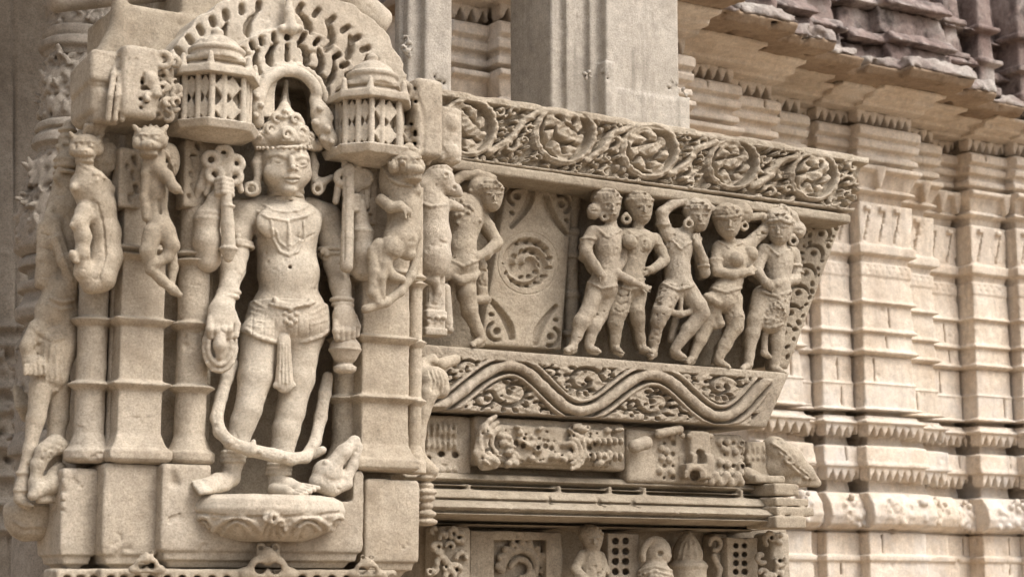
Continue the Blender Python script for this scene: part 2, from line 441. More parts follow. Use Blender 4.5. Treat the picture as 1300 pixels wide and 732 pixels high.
# ------------------------------------------------------------------ shrine pier
pier = thing('shrine_pier', 'tall stepped sandstone pier with pierced arch, two small kiosks and slim pilasters around the niche', 'carved pier',
             (Xw(330, 690, -0.2), -0.2, 0.0))
RP = 180
def zp(py): return Z(py, RP, -0.40)
# core with the niche
s = Carve((60, -60, 560, 745), -0.2, (-0.30, 0.24), 0.006)
x0, x1 = Xw(212, 600, -0.24), Xw(522, 600, -0.40)
s.wbox((Xw(196, 500, -0.34), -0.30, zp(735)), (x1-0.03, 0.06, zp(60)))
s.wbox((Xw(150, 500, -0.33), -0.315, zp(735)), (Xw(262, 500, -0.33), -0.2, zp(75)))
s.wbox((Xw(452, 500, -0.33), -0.345, zp(735)), (x1-0.015, -0.1, zp(75)))
s.wbox((Xw(100, 600, -0.30), -0.28, zp(735)), (Xw(180, 600, -0.3), -0.2, zp(120)))
s.wbox((Xw(88, 600, -0.25), -0.23, zp(735)), (Xw(180, 600, -0.25), -0.16, zp(150)))
s.wbox((Xw(268, 500, -0.30), -0.6, zp(640)), (Xw(450, 500, -0.30), -0.215, zp(60)), op='cut')
s.done('core', S_PIER, pier)
# plinth blocks under the pilasters
def plinth(name, pxl, pxr, yf, top, bot, yb=-0.2, ped=True):
    zt, zb = Z(top, (pxl+pxr)/2, yf), Z(bot, (pxl+pxr)/2, yf)
    xl, xr = Xw(pxl, 640, yf), Xw(pxr, 640, yf)
    c = Carve((pxl-25, top-15, pxr+25, 760), yf, (-0.25, 0.05), 0.0036)
    c.pbox(xl, xr, yf, yb, [(zb-0.055, -0.03), (zb-0.04, -0.02), (zb-0.04, -0.012), (zb-0.022, -0.008), (zb-0.021, -0.002), (zb-0.003, 0.0), (zb, 0.0), (zt-0.008, 0.0), (zt, -0.004)], rd=0.004)
    return c
c = plinth('plinth', 205, 462, -0.425, 592, 686); 
c.chain([(218, 594, 0.0, 1), (222, 612, 0.0, 7)], op='cut', k=0.01)
c.wbox((Xw(269, 600, -0.425), -0.6, Z(634, 350, -0.425)), (Xw(449, 600, -0.425), -0.2, Z(570, 350, -0.425)), op='cut', rd=0.01)
c.done('plinth_block', S_PIER, pier)
def crack(c, pts, seed, r=0.55):
    r_ = RS(seed); q = []
    for (ax, ay), (bx, by) in zip(pts[:-1], pts[1:]):
        for i in range(6): q.append((ax+(bx-ax)*i/6+r_.uniform(-1.5, 1.5), ay+(by-ay)*i/6+r_.uniform(-1.5, 1.5), r*r_.uniform(0.8, 1.7)))
    c.rib(q, 0.0, k=0.001, op='cut', n=2)
    return c
crack(plinth('plinth', 131, 203, -0.395, 588, 690), [(133, 632), (160, 622), (200, 628)], 1).done('plinth_block', S_PIER, pier)
plinth('plinth', 78, 126, -0.355, 594, 690).done('plinth_block', S_PIER, pier)
crack(plinth('plinth', 464, 533, -0.415, 608, 700), [(500, 612), (506, 640), (500, 665), (509, 696)], 2).done('plinth_block', S_PIER, pier)
# pedestal down to the ground
s = Carve((40, 690, 560, 760), -0.3, (-0.3, 0.2), 0.006)
pz = Z(722, 330, -0.42)
V = []
def rawbox(lo, hi):
    a, b = lo, hi
    V = [(a[0], a[1], a[2]), (b[0], a[1], a[2]), (b[0], b[1], a[2]), (a[0], b[1], a[2]), (a[0], a[1], b[2]), (b[0], a[1], b[2]), (b[0], b[1], b[2]), (a[0], b[1], b[2])]
    F = [(0, 3, 2, 1), (4, 5, 6, 7), (0, 1, 5, 4), (1, 2, 6, 5), (2, 3, 7, 6), (3, 0, 4, 7)]
    return V, F
def rawobj(name, lo, hi, mat, parent=None, bevel=0.006):
    V, F = rawbox(lo, hi); o = mesh_obj(name, V, F, mat, parent, smooth=False)
    if bevel:
        b = o.modifiers.new('bevel', 'BEVEL'); b.width = bevel; b.segments = 2
    return o
rawobj('pedestal', (Xw(80, 720, -0.36), -0.40, 0.0), (x1, -0.02, pz-0.035), S_PIER, pier)
# scalloped ledge with little trefoils at the very bottom
c = Carve((60, 640, 545, 760), -0.42, (-0.12, 0.06), 0.0035)
zl = Z(722, 330, -0.45)
c.wbox((Xw(200, 722, -0.45), -0.45, zl-0.06), (Xw(505, 722, -0.45), -0.36, zl), rd=0.006)
c.wbox((Xw(128, 722, -0.42), -0.42, zl-0.06), (Xw(199, 722, -0.42), -0.33, zl), rd=0.006)
c.wbox((Xw(72, 722, -0.39), -0.39, zl-0.06), (Xw(126, 722, -0.39), -0.30, zl), rd=0.006)
for px in list(range(85, 130, 17))+list(range(140, 200, 17))+list(range(212, 505, 19)):
    c.chain([(px, 735, 0.05, 5.5), (px, 735, -0.05, 5.5)], op='cut', k=0.004)
for px, py, q in ((340, 712, 1.0), (186, 712, 0.62), (466, 718, 0.62)):
    c.chain([(px-22*q, py+14*q, 0.03, 8*q), (px-14*q, py+3*q, 0.036, 8*q), (px, py-7*q, 0.04, 10*q), (px+14*q, py+3*q, 0.036, 8*q), (px+22*q, py+14*q, 0.03, 8*q)], k=0.008)
    c.chain([(px-30*q, py+16*q, 0.03, 8*q), (px+30*q, py+16*q, 0.03, 8*q)])
    c.chain([(px-9*q, py-4*q, 0.032, 5*q), (px-9*q, py-18*q, 0.028, 6*q)]); c.chain([(px+9*q, py-4*q, 0.032, 5*q), (px+9*q, py-18*q, 0.028, 6*q)])
    for ox, oy, r in ((-10, 9, 7), (10, 9, 7), (-9, -17, 3), (9, -17, 3)):
        c.chain([(px+ox*q, py+oy*q, 0.08, r*q), (px+ox*q, py+oy*q, 0.015, r*q)], op='cut', k=0.004)
c.done('ledge', S_PIER, pier)

# pilasters
def pil_prof(z0, z1, big=1.0):
    r = []
    def rg(pt, pb, off, soft=0.006):
        a, b = zp(pt), zp(pb)
        r.extend([(a+soft, 0.0), (a, off*0.8), (a-0.002, off), (b+soft, off*0.45), (b, 0.0)])
    rg(314, 322, 0.016*big); rg(323, 331, 0.02*big)
    rg(404, 414, 0.018*big, 0.005)
    r.extend([(zp(404)+0.004, 0.0)])
    rg(486, 495, 0.018*big)
    a, b = zp(562), zp(587)
    r.extend([(a+0.02, 0.0), (a, 0.007), (zp(568), 0.012*big), (zp(572), 0.02*big), (zp(582), 0.02*big), (b, 0.012)])
    r.extend([(z0, 0.0 if z0 > zp(590) else 0.012), (z1, 0.0)])
    return sorted(set(r))
def square_pilaster(pxl, pxr, yf, top, big=1.0):
    c = Carve((pxl-18, top-12, pxr+18, 606), yf, (-0.14, 0.04), 0.003)
    c.pbox(Xw(pxl, 540, yf), Xw(pxr, 540, yf), yf, yf+0.12, pil_prof(zp(588), zp(top), big), rd=0.003)
    return c
def round_pilaster(pxc, rpx, y, top, big=1.0):
    c = Carve((pxc-rpx-18, top-12, pxc+rpx+18, 606), y, (-0.10, 0.10), 0.003)
    x = Xw(pxc, 540, y); r = rpx*mpp(pxc, 540, y)
    c.lathe(x, y, [(z, r+o) for z, o in pil_prof(zp(588), zp(top), big)])
    return c
square_pilaster(149, 205, -0.395, 190).done('pilaster', S_PIER, pier)
square_pilaster(459, 519, -0.415, 190).done('pilaster', S_PIER, pier)
round_pilaster(241, 20, -0.375, 190).done('pilaster', S_PIER, pier)
round_pilaster(113, 19, -0.33, 190).done('pilaster', S_PIER, pier)
round_pilaster(526, 9, -0.375, 190, 0.6).done('pilaster', S_PIER, pier)
c = round_pilaster(438, 17, -0.345, 320); c.done('pilaster', S_PIER, pier)
c = round_pilaster(141, 7, -0.34, 190, 0.6); c.done('pilaster', S_PIER, pier)

# pierced ornament panels beside the deity's head, under the kiosks
def pierced(pxl, pxr, top, bot, y, holes):
    c = Carve((pxl-6, top-6, pxr+6, bot+6), y, (-0.06, 0.03), 0.003)
    c.wbox((Xw(pxl, 220, y), y, Z(bot, pxl, y)), (Xw(pxr, 220, y), y+0.05, Z(top, pxl, y)), rd=0.004)
    for hx, hy, rx, ry in holes:
        c.chain([(hx, hy-ry, 0.004, rx), (hx+rx*0.4, hy+ry, 0.004, rx*0.7)], op='cut', k=0.004, fl=3.5)
    c.done('pierced_panel', S_PIER, pier)
pierced(234, 272, 176, 262, -0.405, [(247, 203, 5, 4), (252, 186, 4, 3), (244, 222, 3, 3), (247, 238, 4, 3), (262, 250, 3, 3), (241, 250, 3, 2), (260, 214, 4, 5)])
pierced(457, 480, 205, 283, -0.425, [(468, 226, 4, 4), (470, 245, 3, 4), (467, 262, 4, 3), (472, 275, 3, 2)])
pierced(152, 180, 186, 262, -0.41, [(172, 204, 4, 4), (170, 222, 3, 4), (174, 240, 4, 4), (166, 252, 3, 3), (163, 212, 2.5, 3)])

# pierced arch over the niche
c = Carve((196, -45, 530, 165), -0.385, (-0.16, 0.06), 0.003)
AX, AY = 352, 128
def arch_sd(PX, PY):
    return np.maximum(np.hypot(PX-AX+3, (PY-AY)*1.14)-153-2.6*np.abs(np.sin(np.arctan2(PY-AY, PX-AX+3)*15))-1.2*np.sin(PX*0.19), PY-152)
c.slab(arch_sd, (190, -45), (520, 155), -0.11, 0.0)
def inner_sd(PX, PY):
    return np.maximum(np.hypot(PX-364, PY-132)-96, PY-150)
c.slab(inner_sd, (265, 30), (465, 152), 0.0, 0.018, k=0.006)
c.slab(lambda X, Y: np.minimum(np.hypot(X-366, Y-128)-35, np.maximum(np.abs(X-366)-35, np.abs(Y-150)-24)), (328, 90), (404, 175), -0.2, 0.08, op='cut')
c.chain([(366+38*math.cos(t), 128-38*math.sin(t), 0.026, 6.5) for t in np.linspace(0.25, math.pi-0.1, 16)], k=0.008)
c.chain([(366+47*math.cos(t), 129-47*math.sin(t), 0.016, 4) for t in np.linspace(0.0, math.pi, 16)], k=0.004)
def slots(cx, cy, r, angs, ln, wd, lean=0.0, ys=1.0):
    for a in angs:
        t = math.radians(a); ux, uy = math.cos(t), -math.sin(t); vx, vy = -uy, ux
        x, y = cx+ux*r, cy+uy*r/ys
        ex, ey = ux*ln+vx*lean*ln, uy*ln+vy*lean*ln
        c.slab(cap2(x-ex, y-ey, x+ex, y+ey, wd), (x-abs(ex)-wd-1, y-abs(ey)-wd-1), (x+abs(ex)+wd+1, y+abs(ey)+wd+1), -0.022, 0.04, op='cut', k=0.005)
def crescents(cx, cy, r0, r1, angs, bend, wd, ys=1.0):
    for a in angs:
        pts = []
        for i in range(5):
            q = i/4; r = r0+(r1-r0)*q; t = math.radians(a+bend*(q*q) if a > 90 else a-bend*(q*q))
            pts.append((cx+r*math.cos(t), cy-r*math.sin(t)/ys))
        for i in range(4):
            (ax, ay), (bx, by) = pts[i], pts[i+1]; w0, w1 = wd*(0.55, 1.0, 0.95, 0.75, 0.4)[i], wd*(0.55, 1.0, 0.95, 0.75, 0.4)[i+1]
            c.slab(cap2(ax, ay, bx, by, w0, w1), (min(ax, bx)-wd-1, min(ay, by)-wd-1), (max(ax, bx)+wd+1, max(ay, by)+wd+1), -0.03, 0.04, op='cut', k=0.005)
slots(AX-2, AY, 139, [149, 140, 132, 124, 116, 107, 98, 76, 67, 58, 49, 41, 33, 25, 17, 9], 3.5, 4.0, 0.25, 1.13)
crescents(AX+4, AY, 101, 129, [149, 131, 113, 69, 52, 36, 20, 6], -10, 4.4, 1.12)
slots(364, 132, 86, [140, 131, 122, 113, 102, 90, 77, 65, 54, 44, 34, 25, 17], 3.2, 3.6, 0.2)
crescents(364, 132, 52, 77, [153, 135, 116, 66, 46, 27], -15, 3.9); slots(364, 132, 64, [91], 9, 3.0)
c.chain([(400, 128, 0.02, 8), (406, 142, 0.03, 11), (409, 160, 0.035, 12), (418, 178, 0.035, 11), (424, 190, 0.03, 8)], k=0.008); c.chain([(414, 140, 0.045, 5), (420, 150, 0.05, 4)], k=0.005)
for px, py, r in ((406, 138, 4), (400, 156, 5), (416, 164, 5), (410, 176, 5), (421, 180, 4)): c.bead(px, py, r, 0.002)
c.chain([(334, 110, 0.02, 7), (328, 124, 0.03, 9), (326, 140, 0.03, 9), (328, 156, 0.025, 7)], k=0.008)
for px, py, r in ((326, 122, 4), (332, 134, 4), (324, 146, 4)): c.bead(px, py, r, 0.002)
c.chain([(369, 36, 0.02, 9), (367, 16, 0.02, 6), (366, -8, 0.015, 2)], k=0.006); c.chain([(358, 36, 0.02, 5), (380, 36, 0.02, 5)], k=0.004)
c.done('pierced_arch', S_STAT, pier)

# finial drop in the arch opening
c = Carve((335, 95, 395, 150), -0.34, (-0.04, 0.06), 0.0025)
c.chain([(363, 104, 0, 3.0), (362, 122, 0, 4.5), (361, 132, 0, 7), (361, 141, 0, 10)], k=0.006); c.ring(361, 134, 0.0, 6, 2); c.ell(361, 141, 0, 9, 8, 5)
c.done('arch_drop', S_STAT, pier)

# kiosks
def kiosk(px, top, base_t, base_b, hw, y):
    """px centre; hw half width in pixels"""
    k = bpy.data.objects.new('kiosk', None); scene.collection.objects.link(k); k.parent = pier
    xc, zt, zb = Xw(px, base_t, y), Z(base_t, px, y-0.05), Z(base_b, px, y-0.05)
    H = hw*mpp(px, base_t, y)/0.95; D = 0.085
    k.location = Vector((xc, y, zb))-Vector(pier.location); k.empty_display_size = 0.03
    f = 0.55
    poly = [(xc-H, y+0.04), (xc-H, y-D*0.45), (xc-H*f*0.9, y-D), (xc+H*f, y-D), (xc+H, y-D*0.35), (xc+H, y+0.04)]
    bx = (px-hw-30, top-60, px+hw+30, base_b+25)
    zr = Z(top, px, y-0.05)
    c = Carve(bx, y, (-0.05, 0.14), 0.003)
    convex_prism(c, poly, zb+0.004, zt, 0.004, 0.012); convex_prism(c, poly, zb-0.012, zb+0.006, -0.05, -0.002)
    c.done('base_slab', S_STAT, k)
    c = Carve(bx, y, (-0.05, 0.14), 0.0025)
    convex_prism(c, poly, zt-0.004, zr+0.004, -0.026, -0.026)
    P2 = np.array(poly[:6]); per = [(P2[i], P2[i+1]) for i in range(5)]
    for a, b in per:
        L_ = np.linalg.norm(b-a); n = max(1, int(round(L_/0.036)))
        for i in range(n+1):
            q = a+(b-a)*i/n; q = q+np.array([-np.sign(q[0]-xc)*0.008, 0.008])
            c.wchain([((q[0], q[1], zt), 0.0065), ((q[0], q[1], zr), 0.0065)], k=0.001)
            if i < n:
                m_ = a+(b-a)*(i+0.5)/n; m_ = m_+np.array([-np.sign(m_[0]-xc)*0.012, 0.012]); d_ = (b-a)/L_; hz = (zr-zt)/4; w_ = L_/n/2*0.95
                for zc in (zt+hz, zt+3*hz):
                    def fn(X, Y, Z_, m_=m_, d_=d_, zc=zc, hz=hz, w_=w_):
                        u = np.abs((X-m_[0])*d_[0]+(Y-m_[1])*d_[1]); n_ = np.abs(-(X-m_[0])*d_[1]+(Y-m_[1])*d_[0])
                        return np.maximum((u/w_+np.abs(Z_-zc)/(hz*1.02)-1)*w_*0.8, n_-0.007)
                    c.put(np.array([m_[0]-0.03, m_[1]-0.03, zc-hz]), np.array([m_[0]+0.03, m_[1]+0.03, zc+hz]), fn, 0.001)
    c.done('railing', S_STAT, k, wear=0.7)
    c = Carve(bx, y, (-0.06, 0.16), 0.003)
    convex_prism(c, poly, zr, zr+0.018, 0.012, 0.010); convex_prism(c, poly, zr+0.018, zr+0.034, -0.004, -0.022)
    convex_prism(c, poly, zr+0.034, zr+0.046, -0.010, -0.012)
    r = H*0.62
    c.lathe(xc-H*0.05, y-0.025, [(zr+0.04, r*1.15), (zr+0.055, r*1.1), (zr+0.058, r*1.18), (zr+0.066, r*1.2), (zr+0.070, r*1.0), (zr+0.083, r*0.85), (zr+0.094, r*0.5), (zr+0.098, r*0.25), (zr+0.108, r*0.28), (zr+0.118, r*0.05)])
    # corner drops
    for q in poly[1:5]: c.wchain([((q[0], q[1], zr+0.01), 0.010), ((q[0], q[1], zr+0.042), 0.005)], k=0.004)
    c.done('roof', S_STAT, k)
kiosk(269, 98, 156, 169, 47, -0.42)
kiosk(467, 128, 186, 200, 43, -0.43)

# rounded end blocks of the cornice, with upright ribs and leaf clusters
def leafage(c, box, n, seed, d0=0.05, d1=0.085):
    r_ = RS(seed)
    for i in range(n):
        px, py = r_.uniform(box[0], box[2]), r_.uniform(box[1], box[3]); a = r_.uniform(0, 6.3); R = r_.uniform(4, 8); dd = r_.uniform(d0, d1)
        c.chain([(px+R*math.cos(a+q)*(1-q*0.13), py+R*math.sin(a+q)*(1-q*0.13), dd-q*0.003, r_.uniform(2.2, 3.6)) for q in np.linspace(0, 4.4, 8)], k=0.004)
        if i % 2: c.chain([(px, py, d1+0.04, 2.6), (px, py, d0-0.01, 2.4)], op='cut', k=0.004)
c = Carve((92, 50, 240, 195), -0.40, (-0.2, 0.11), 0.003)
c.box(121, 116, -0.02, 19, 44, 40, rd=9); c.box(120, 98, -0.012, 19, 44, 22, rd=7, pitch=-6); c.box(124, 140, -0.016, 17, 44, 22, rd=7, pitch=6)
c.rib([(103, 102, 1.6), (118, 106, 1.8), (136, 108, 1.6)], 0.001)
c.box(160, 116, 0.0, 24, 55, 46, rd=8)
for k_, px in enumerate((141, 150, 159)):
    c.chain([(px+9, 74, 0.045, 3.4), (px+3, 95, 0.072, 3.8), (px-1, 122, 0.08, 3.8), (px-4, 152, 0.072, 3.6)], k=0.003)
for px in (146, 155, 165): c.chain([(px+8, 76, 0.09, 2.4), (px+2, 96, 0.092, 2.6), (px-1, 122, 0.096, 2.6), (px-4, 150, 0.09, 2.6)], op='cut', k=0.004)
c.box(198, 120, -0.01, 24, 30, 40, rd=8)
leafage(c, (176, 64, 224, 150), 34, 4); leafage(c, (186, 84, 224, 152), 12, 14, 0.07, 0.1)
c.ring(207, 76, 0.085, 9, 4); c.chain([(180, 92, 0.07, 6), (192, 100, 0.085, 7), (198, 116, 0.085, 6), (194, 132, 0.08, 5)], k=0.006); c.chain([(184, 112, 0.13, 5), (188, 124, 0.13, 4)], op='cut')
c.chain([(184, 112, 0.08, 5), (188, 124, 0.06, 4)], op='cut')
for px in range(156, 186, 7): c.ell(px, 67, 0.045, 4, 9, 7)
for px in range(110, 138, 7): c.chain([(px, 160, 0.02, 4), (px-4, 172, 0.01, 3)], k=0.004)
c.done('cornice_block', S_PIER, pier)
c = Carve((498, 90, 602, 235), -0.40, (-0.26, 0.09), 0.003)
c.box(521, 160, -0.01, 20, 52, 50, rd=8)
for px in (532, 543): c.chain([(px-8, 110, 0.03, 3.6), (px-1, 138, 0.052, 4), (px+2, 170, 0.052, 4), (px, 206, 0.04, 4)], k=0.003)
c.chain([(528, 116, 0.08, 2.6), (538, 145, 0.085, 2.8), (539, 175, 0.085, 2.8), (536, 204, 0.08, 2.6)], op='cut', k=0.004)
c.ell(567, 160, -0.10, 17, 26, 20); c.ell(566, 196, -0.10, 18, 26, 18); c.box(556, 178, -0.13, 16, 36, 36, rd=6)
leafage(c, (502, 108, 528, 190), 26, 5, 0.03, 0.06); c.ring(514, 116, 0.06, 9, 4)
c.done('cornice_block', S_PIER, pier)

# plain blocks and round struts above the pier
c = Carve((120, -70, 560, 90), -0.30, (-0.2, 0.06), 0.006)
c.wbox((Xw(150, 40, -0.29), -0.29, Z(85, 200, -0.29)), (Xw(452, 40, -0.29), 0.0, Z(10, 200, -0.29)), rd=0.01)
c.wbox((Xw(232, 0, -0.29), -0.285, Z(30, 300, -0.29)), (Xw(400, 0, -0.29), 0.0, Z(-60, 300, -0.29)), rd=0.01)
c.chain([(128, 78, -0.03, 14), (146, 55, -0.03, 14), (152, 20, -0.03, 10), (150, -20, -0.03, 10)], k=0.012)
c.done('backing_block', S_PIER, pier)
pier_done = True
def strut(pts, r, mat, label, cat='strut'):
    y0 = pts[0][2]
    xs = [p[0] for p in pts]; ys = [p[1] for p in pts]
    c = Carve((min(xs)-r-8, min(ys)-r-8, max(xs)+r+8, max(ys)+r+8), y0, (-0.1, 0.1), 0.005)
    A, B = P(*pts[0]), P(*pts[1]); R = r*mpp(*pts[1]); ab = (B-A)/np.linalg.norm(B-A); L_ = np.linalg.norm(B-A)
    def fn(X, Y, Z_):
        t = (X-A[0])*ab[0]+(Y-A[1])*ab[1]+(Z_-A[2])*ab[2]
        q = np.sqrt(np.maximum((X-A[0])**2+(Y-A[1])**2+(Z_-A[2])**2-t*t, 0))
        a, b = q-R+0.02, np.abs(t-L_/2)-L_/2+0.02
        return np.sqrt(np.maximum(a, 0)**2+np.maximum(b, 0)**2)+np.minimum(np.maximum(a, b), 0)-0.02
    c.put(np.minimum(A, B)-R, np.maximum(A, B)+R, fn)
    return tag(c.done('stone_strut', mat), label, cat)
strut([(372, -62, -0.24), (486, 40, -0.24)], 25, S_PIER, 'thick round stone strut slanting down behind the right shoulder of the pierced arch')
strut([(60, -2, -0.18), (330, -28, -0.18)], 18, S_BACK, 'dark round stone beam crossing the top edge above the left of the arch', 'beam')
# ------------------------------------------------------------------ the standing deity
DY = -0.27
deity = thing('deity_statue', 'large four-armed standing deity statue in tall crown on a lotus base in the arched niche', 'statue',
              (Xw(345, 680, -0.42), -0.42, Z(680, 345, -0.42)))
s = Carve((236, 125, 478, 640), DY, (-0.04, 0.26), 0.0024)
# legs
s.chain([(330, 432, 0.115, 25), (324, 478, 0.125, 21.5), (315, 520, 0.13, 16.5), (309, 535, 0.125, 16), (300, 565, 0.12, 14.5), (296, 588, 0.12, 11.5), (294, 603, 0.125, 12)], k=0.01)
s.chain([(381, 434, 0.115, 26), (377, 480, 0.12, 22), (369, 522, 0.12, 17.5), (363, 545, 0.12, 17), (357, 580, 0.12, 14.5), (353, 600, 0.12, 11.5), (352, 612, 0.125, 12)], k=0.01)
# feet, the left one turned outwards
s.chain([(292, 608, 0.125, 11), (276, 611, 0.14, 10.5), (262, 615, 0.155, 9.5)], k=0.008)
s.chain([(286, 616, 0.14, 7.5), (266, 620, 0.165, 7.5)], k=0.008)
s.chain([(352, 614, 0.13, 11), (366, 617, 0.165, 10.5), (380, 621, 0.185, 9)], k=0.008); s.chain([(346, 620, 0.15, 7), (366, 624, 0.2, 7)], k=0.008)
for i in range(5):
    s.chain([(264+i*0.5, 610+i*3.2, 0.150+i*0.007, 4.0), (251+i*2.0, 611.5+i*3.1, 0.158+i*0.008, 3.3), (245+i*2.4, 613+i*3.0, 0.158+i*0.008, 3.0)], k=0.0015)
    s.chain([(384-i*3.2, 616+i*2.5, 0.178+0.007*i, 4.0), (398-i*4.4, 618+i*2.5, 0.190+0.008*i, 3.3), (404-i*5.0, 619+i*2.5, 0.190+0.008*i, 3.0)], k=0.0015)
# pelvis, belly, chest
s.ell(366, 398, 0.10, 49, 41, 44, yaw=8, k=0.02)
s.ell(363, 420, 0.10, 49, 40, 30, yaw=8, k=0.02)
s.ell(366, 346, 0.10, 40, 37, 38, yaw=12, k=0.02); s.ell(368, 349, 0.140, 25, 14, 22, yaw=12, k=0.03)
s.ell(362, 298, 0.10, 42, 36, 44, yaw=12, k=0.025)
s.ell(361, 275, 0.10, 48, 32, 22, yaw=12, k=0.02)
s.ell(342, 284, 0.148, 18, 8, 15, yaw=2, k=0.025); s.ell(385, 285, 0.146, 17, 8, 15, yaw=20, k=0.025)
# neck with folds
s.chain([(362, 262, 0.095, 24), (362, 236, 0.105, 21)], k=0.012)
for py in (244, 250, 256): s.band(363, py, 0.11, 21.5, 2.2, fl=0.95, k=0.003)
# shoulders and lower arms
s.chain([(332, 266, 0.09, 18), (309, 272, 0.09, 19), (303, 298, 0.095, 16.5), (299, 322, 0.105, 15.5), (295, 342, 0.115, 16), (290, 368, 0.14, 12), (286, 380, 0.15, 11)], k=0.009)
s.chain([(394, 268, 0.09, 18), (415, 277, 0.09, 18), (421, 305, 0.095, 16), (426, 335, 0.105, 15), (432, 362, 0.125, 13), (436, 388, 0.14, 11.5)], k=0.009)
# hands: palm, four fingers round the held thing, thumb
s.chain([(286, 378, 0.152, 13), (281, 396, 0.165, 17), (279, 408, 0.17, 16)], k=0.008, fl=0.7)
for i in range(4): s.chain([(268+i*8, 404, 0.172, 5.2), (266+i*8.4, 418, 0.184, 4.8), (267+i*8, 430-abs(i-1.5)*2, 0.176, 4.2), (269+i*7, 436-abs(i-1.5)*2, 0.160, 3.6)], k=0.0025)
s.chain([(295, 398, 0.165, 5.5), (301, 412, 0.172, 4.8), (299, 426, 0.178, 4.0)], k=0.003)
s.chain([(436, 388, 0.142, 12), (437, 402, 0.155, 15), (437, 410, 0.158, 15)], k=0.008, fl=0.7)
for i in range(4): s.chain([(427+i*7, 408, 0.160, 4.8), (426+i*7.2, 420, 0.172, 4.4), (427+i*6.8, 431-abs(i-1.5)*2, 0.168, 3.9), (429+i*6, 438-abs(i-1.5)*2, 0.152, 3.4)], k=0.0025)
s.chain([(449, 402, 0.150, 5), (454, 414, 0.160, 4.4), (453, 425, 0.162, 3.8)], k=0.003)
# rear pair of arms, elbows bent, hands raised
s.chain([(300, 272, 0.07, 15), (278, 296, 0.09, 16), (263, 322, 0.12, 17)], k=0.012)
s.chain([(263, 329, 0.135, 17.5), (262, 305, 0.145, 17), (263, 278, 0.150, 15.5), (274, 254, 0.16, 10), (284, 240, 0.168, 9)], k=0.012)
s.ell(284, 237, 0.172, 12, 9, 10, k=0.006)
for i in range(4): s.chain([(276, 229+i*5.5, 0.180, 4.2), (284, 227+i*5.6, 0.196, 4.0), (293, 229+i*5.6, 0.190, 3.6), (295, 231+i*5.4, 0.176, 3.2)], k=0.002)
s.chain([(279, 246, 0.176, 4.4), (288, 251, 0.188, 3.8), (295, 248, 0.186, 3.2)], k=0.002)
s.chain([(420, 276, 0.07, 14), (440, 306, 0.09, 14), (458, 338, 0.125, 14)], k=0.012)
s.chain([(460, 343, 0.145, 14), (461, 320, 0.155, 14), (460, 296, 0.158, 12.5), (457, 276, 0.155, 9.5), (455, 262, 0.152, 9)], k=0.012)
s.ell(452, 258, 0.15, 12, 9, 10, k=0.006)
for i in range(4): s.chain([(460, 250+i*5.5, 0.150, 4.2), (453, 249+i*5.6, 0.168, 4.0), (444, 250+i*5.6, 0.174, 3.6), (438, 253+i*5.4, 0.164, 3.2)], k=0.002)
# head
HD = 0.125
s.ell(361, 208, HD, 33, 32, 34, yaw=16, k=0.008); s.ell(363, 226, HD+0.010, 26, 25, 20, yaw=16, k=0.014)
s.ell(366, 241, HD+0.035, 10, 9, 6, yaw=16, k=0.012)
s.ell(345, 219, HD+0.030, 11, 8, 9, yaw=10, k=0.016); s.ell(385, 221, HD+0.026, 9, 8, 9, yaw=25, k=0.016)
# brows, nose, eyes, mouth on the surface of the head
for pts in ([(339, 200, 1.0), (346, 196.5, 1.3), (355, 196.5, 1.3), (364, 200, 1.2)], [(374, 201, 1.2), (381, 198.5, 1.3), (388, 200, 1.2), (392, 203, 0.9)]): s.rib(pts, 0.0, k=0.006)
s.rib([(368.5, 198, 2.2), (370, 205, 2.8), (371.5, 211, 3.6)], 0.003, k=0.006); s.bead(372, 213, 3.8, 0.005)
s.bead(367, 214.5, 2.4, 0.0015); s.bead(377, 215, 2.4, 0.0015)
for ex, ey, w_ in ((353, 205.5, 9), (383, 208, 7.5)):
    d = s.on(ex, ey); s.ell(ex, ey-0.8, d-0.0045, w_, 4.2, 4.8, yaw=14, k=0.003)
    s.rib([(ex-w_, ey+1.2, 0.9), (ex-w_*0.3, ey+1.8, 1.2), (ex+w_*0.4, ey+1.8, 1.2), (ex+w_, ey+1.6, 0.9)], 0.0005, op='cut', k=0.001)
    s.rib([(ex-w_, ey+1.2, 0.7), (ex, ey+4.4, 0.8), (ex+w_, ey+1.6, 0.7)], 0.0, k=0.003)
s.rib([(360, 225.5, 1.2), (366, 223.8, 1.9), (370.5, 224.6, 1.7), (375, 224, 1.9), (381, 226.3, 1.2)], 0.0015, k=0.002)
s.rib([(362, 228.5, 1.2), (370.5, 231, 2.3), (379, 229, 1.2)], 0.0012, k=0.002)
s.rib([(359, 226.8, 0.8), (370, 227.8, 1.0), (382, 227.5, 0.8)], 0.0, op='cut', k=0.001)
# ears with hanging lobes and ear-rings
s.chain([(328, 194, HD-0.01, 5), (325, 208, HD-0.005, 6.5), (327, 222, HD, 5), (326, 236, HD+0.005, 5)], k=0.004)
s.ell(320, 240, HD, 12, 8, 10, k=0.004); s.ring(319, 240, HD+0.02, 7, 2.6, yaw=30)
s.chain([(396, 196, HD-0.015, 4.5), (399, 210, HD-0.01, 6), (398, 224, HD-0.005, 5), (402, 236, HD, 5)], k=0.004)
s.ell(404, 236, HD-0.005, 10, 9, 12, k=0.004); s.chain([(404, 234, HD+0.01, 6), (420, 226, HD, 4), (424, 224, HD-0.01, 3)], k=0.004)
s.ring(403, 240, HD+0.018, 6, 2.4, yaw=0)
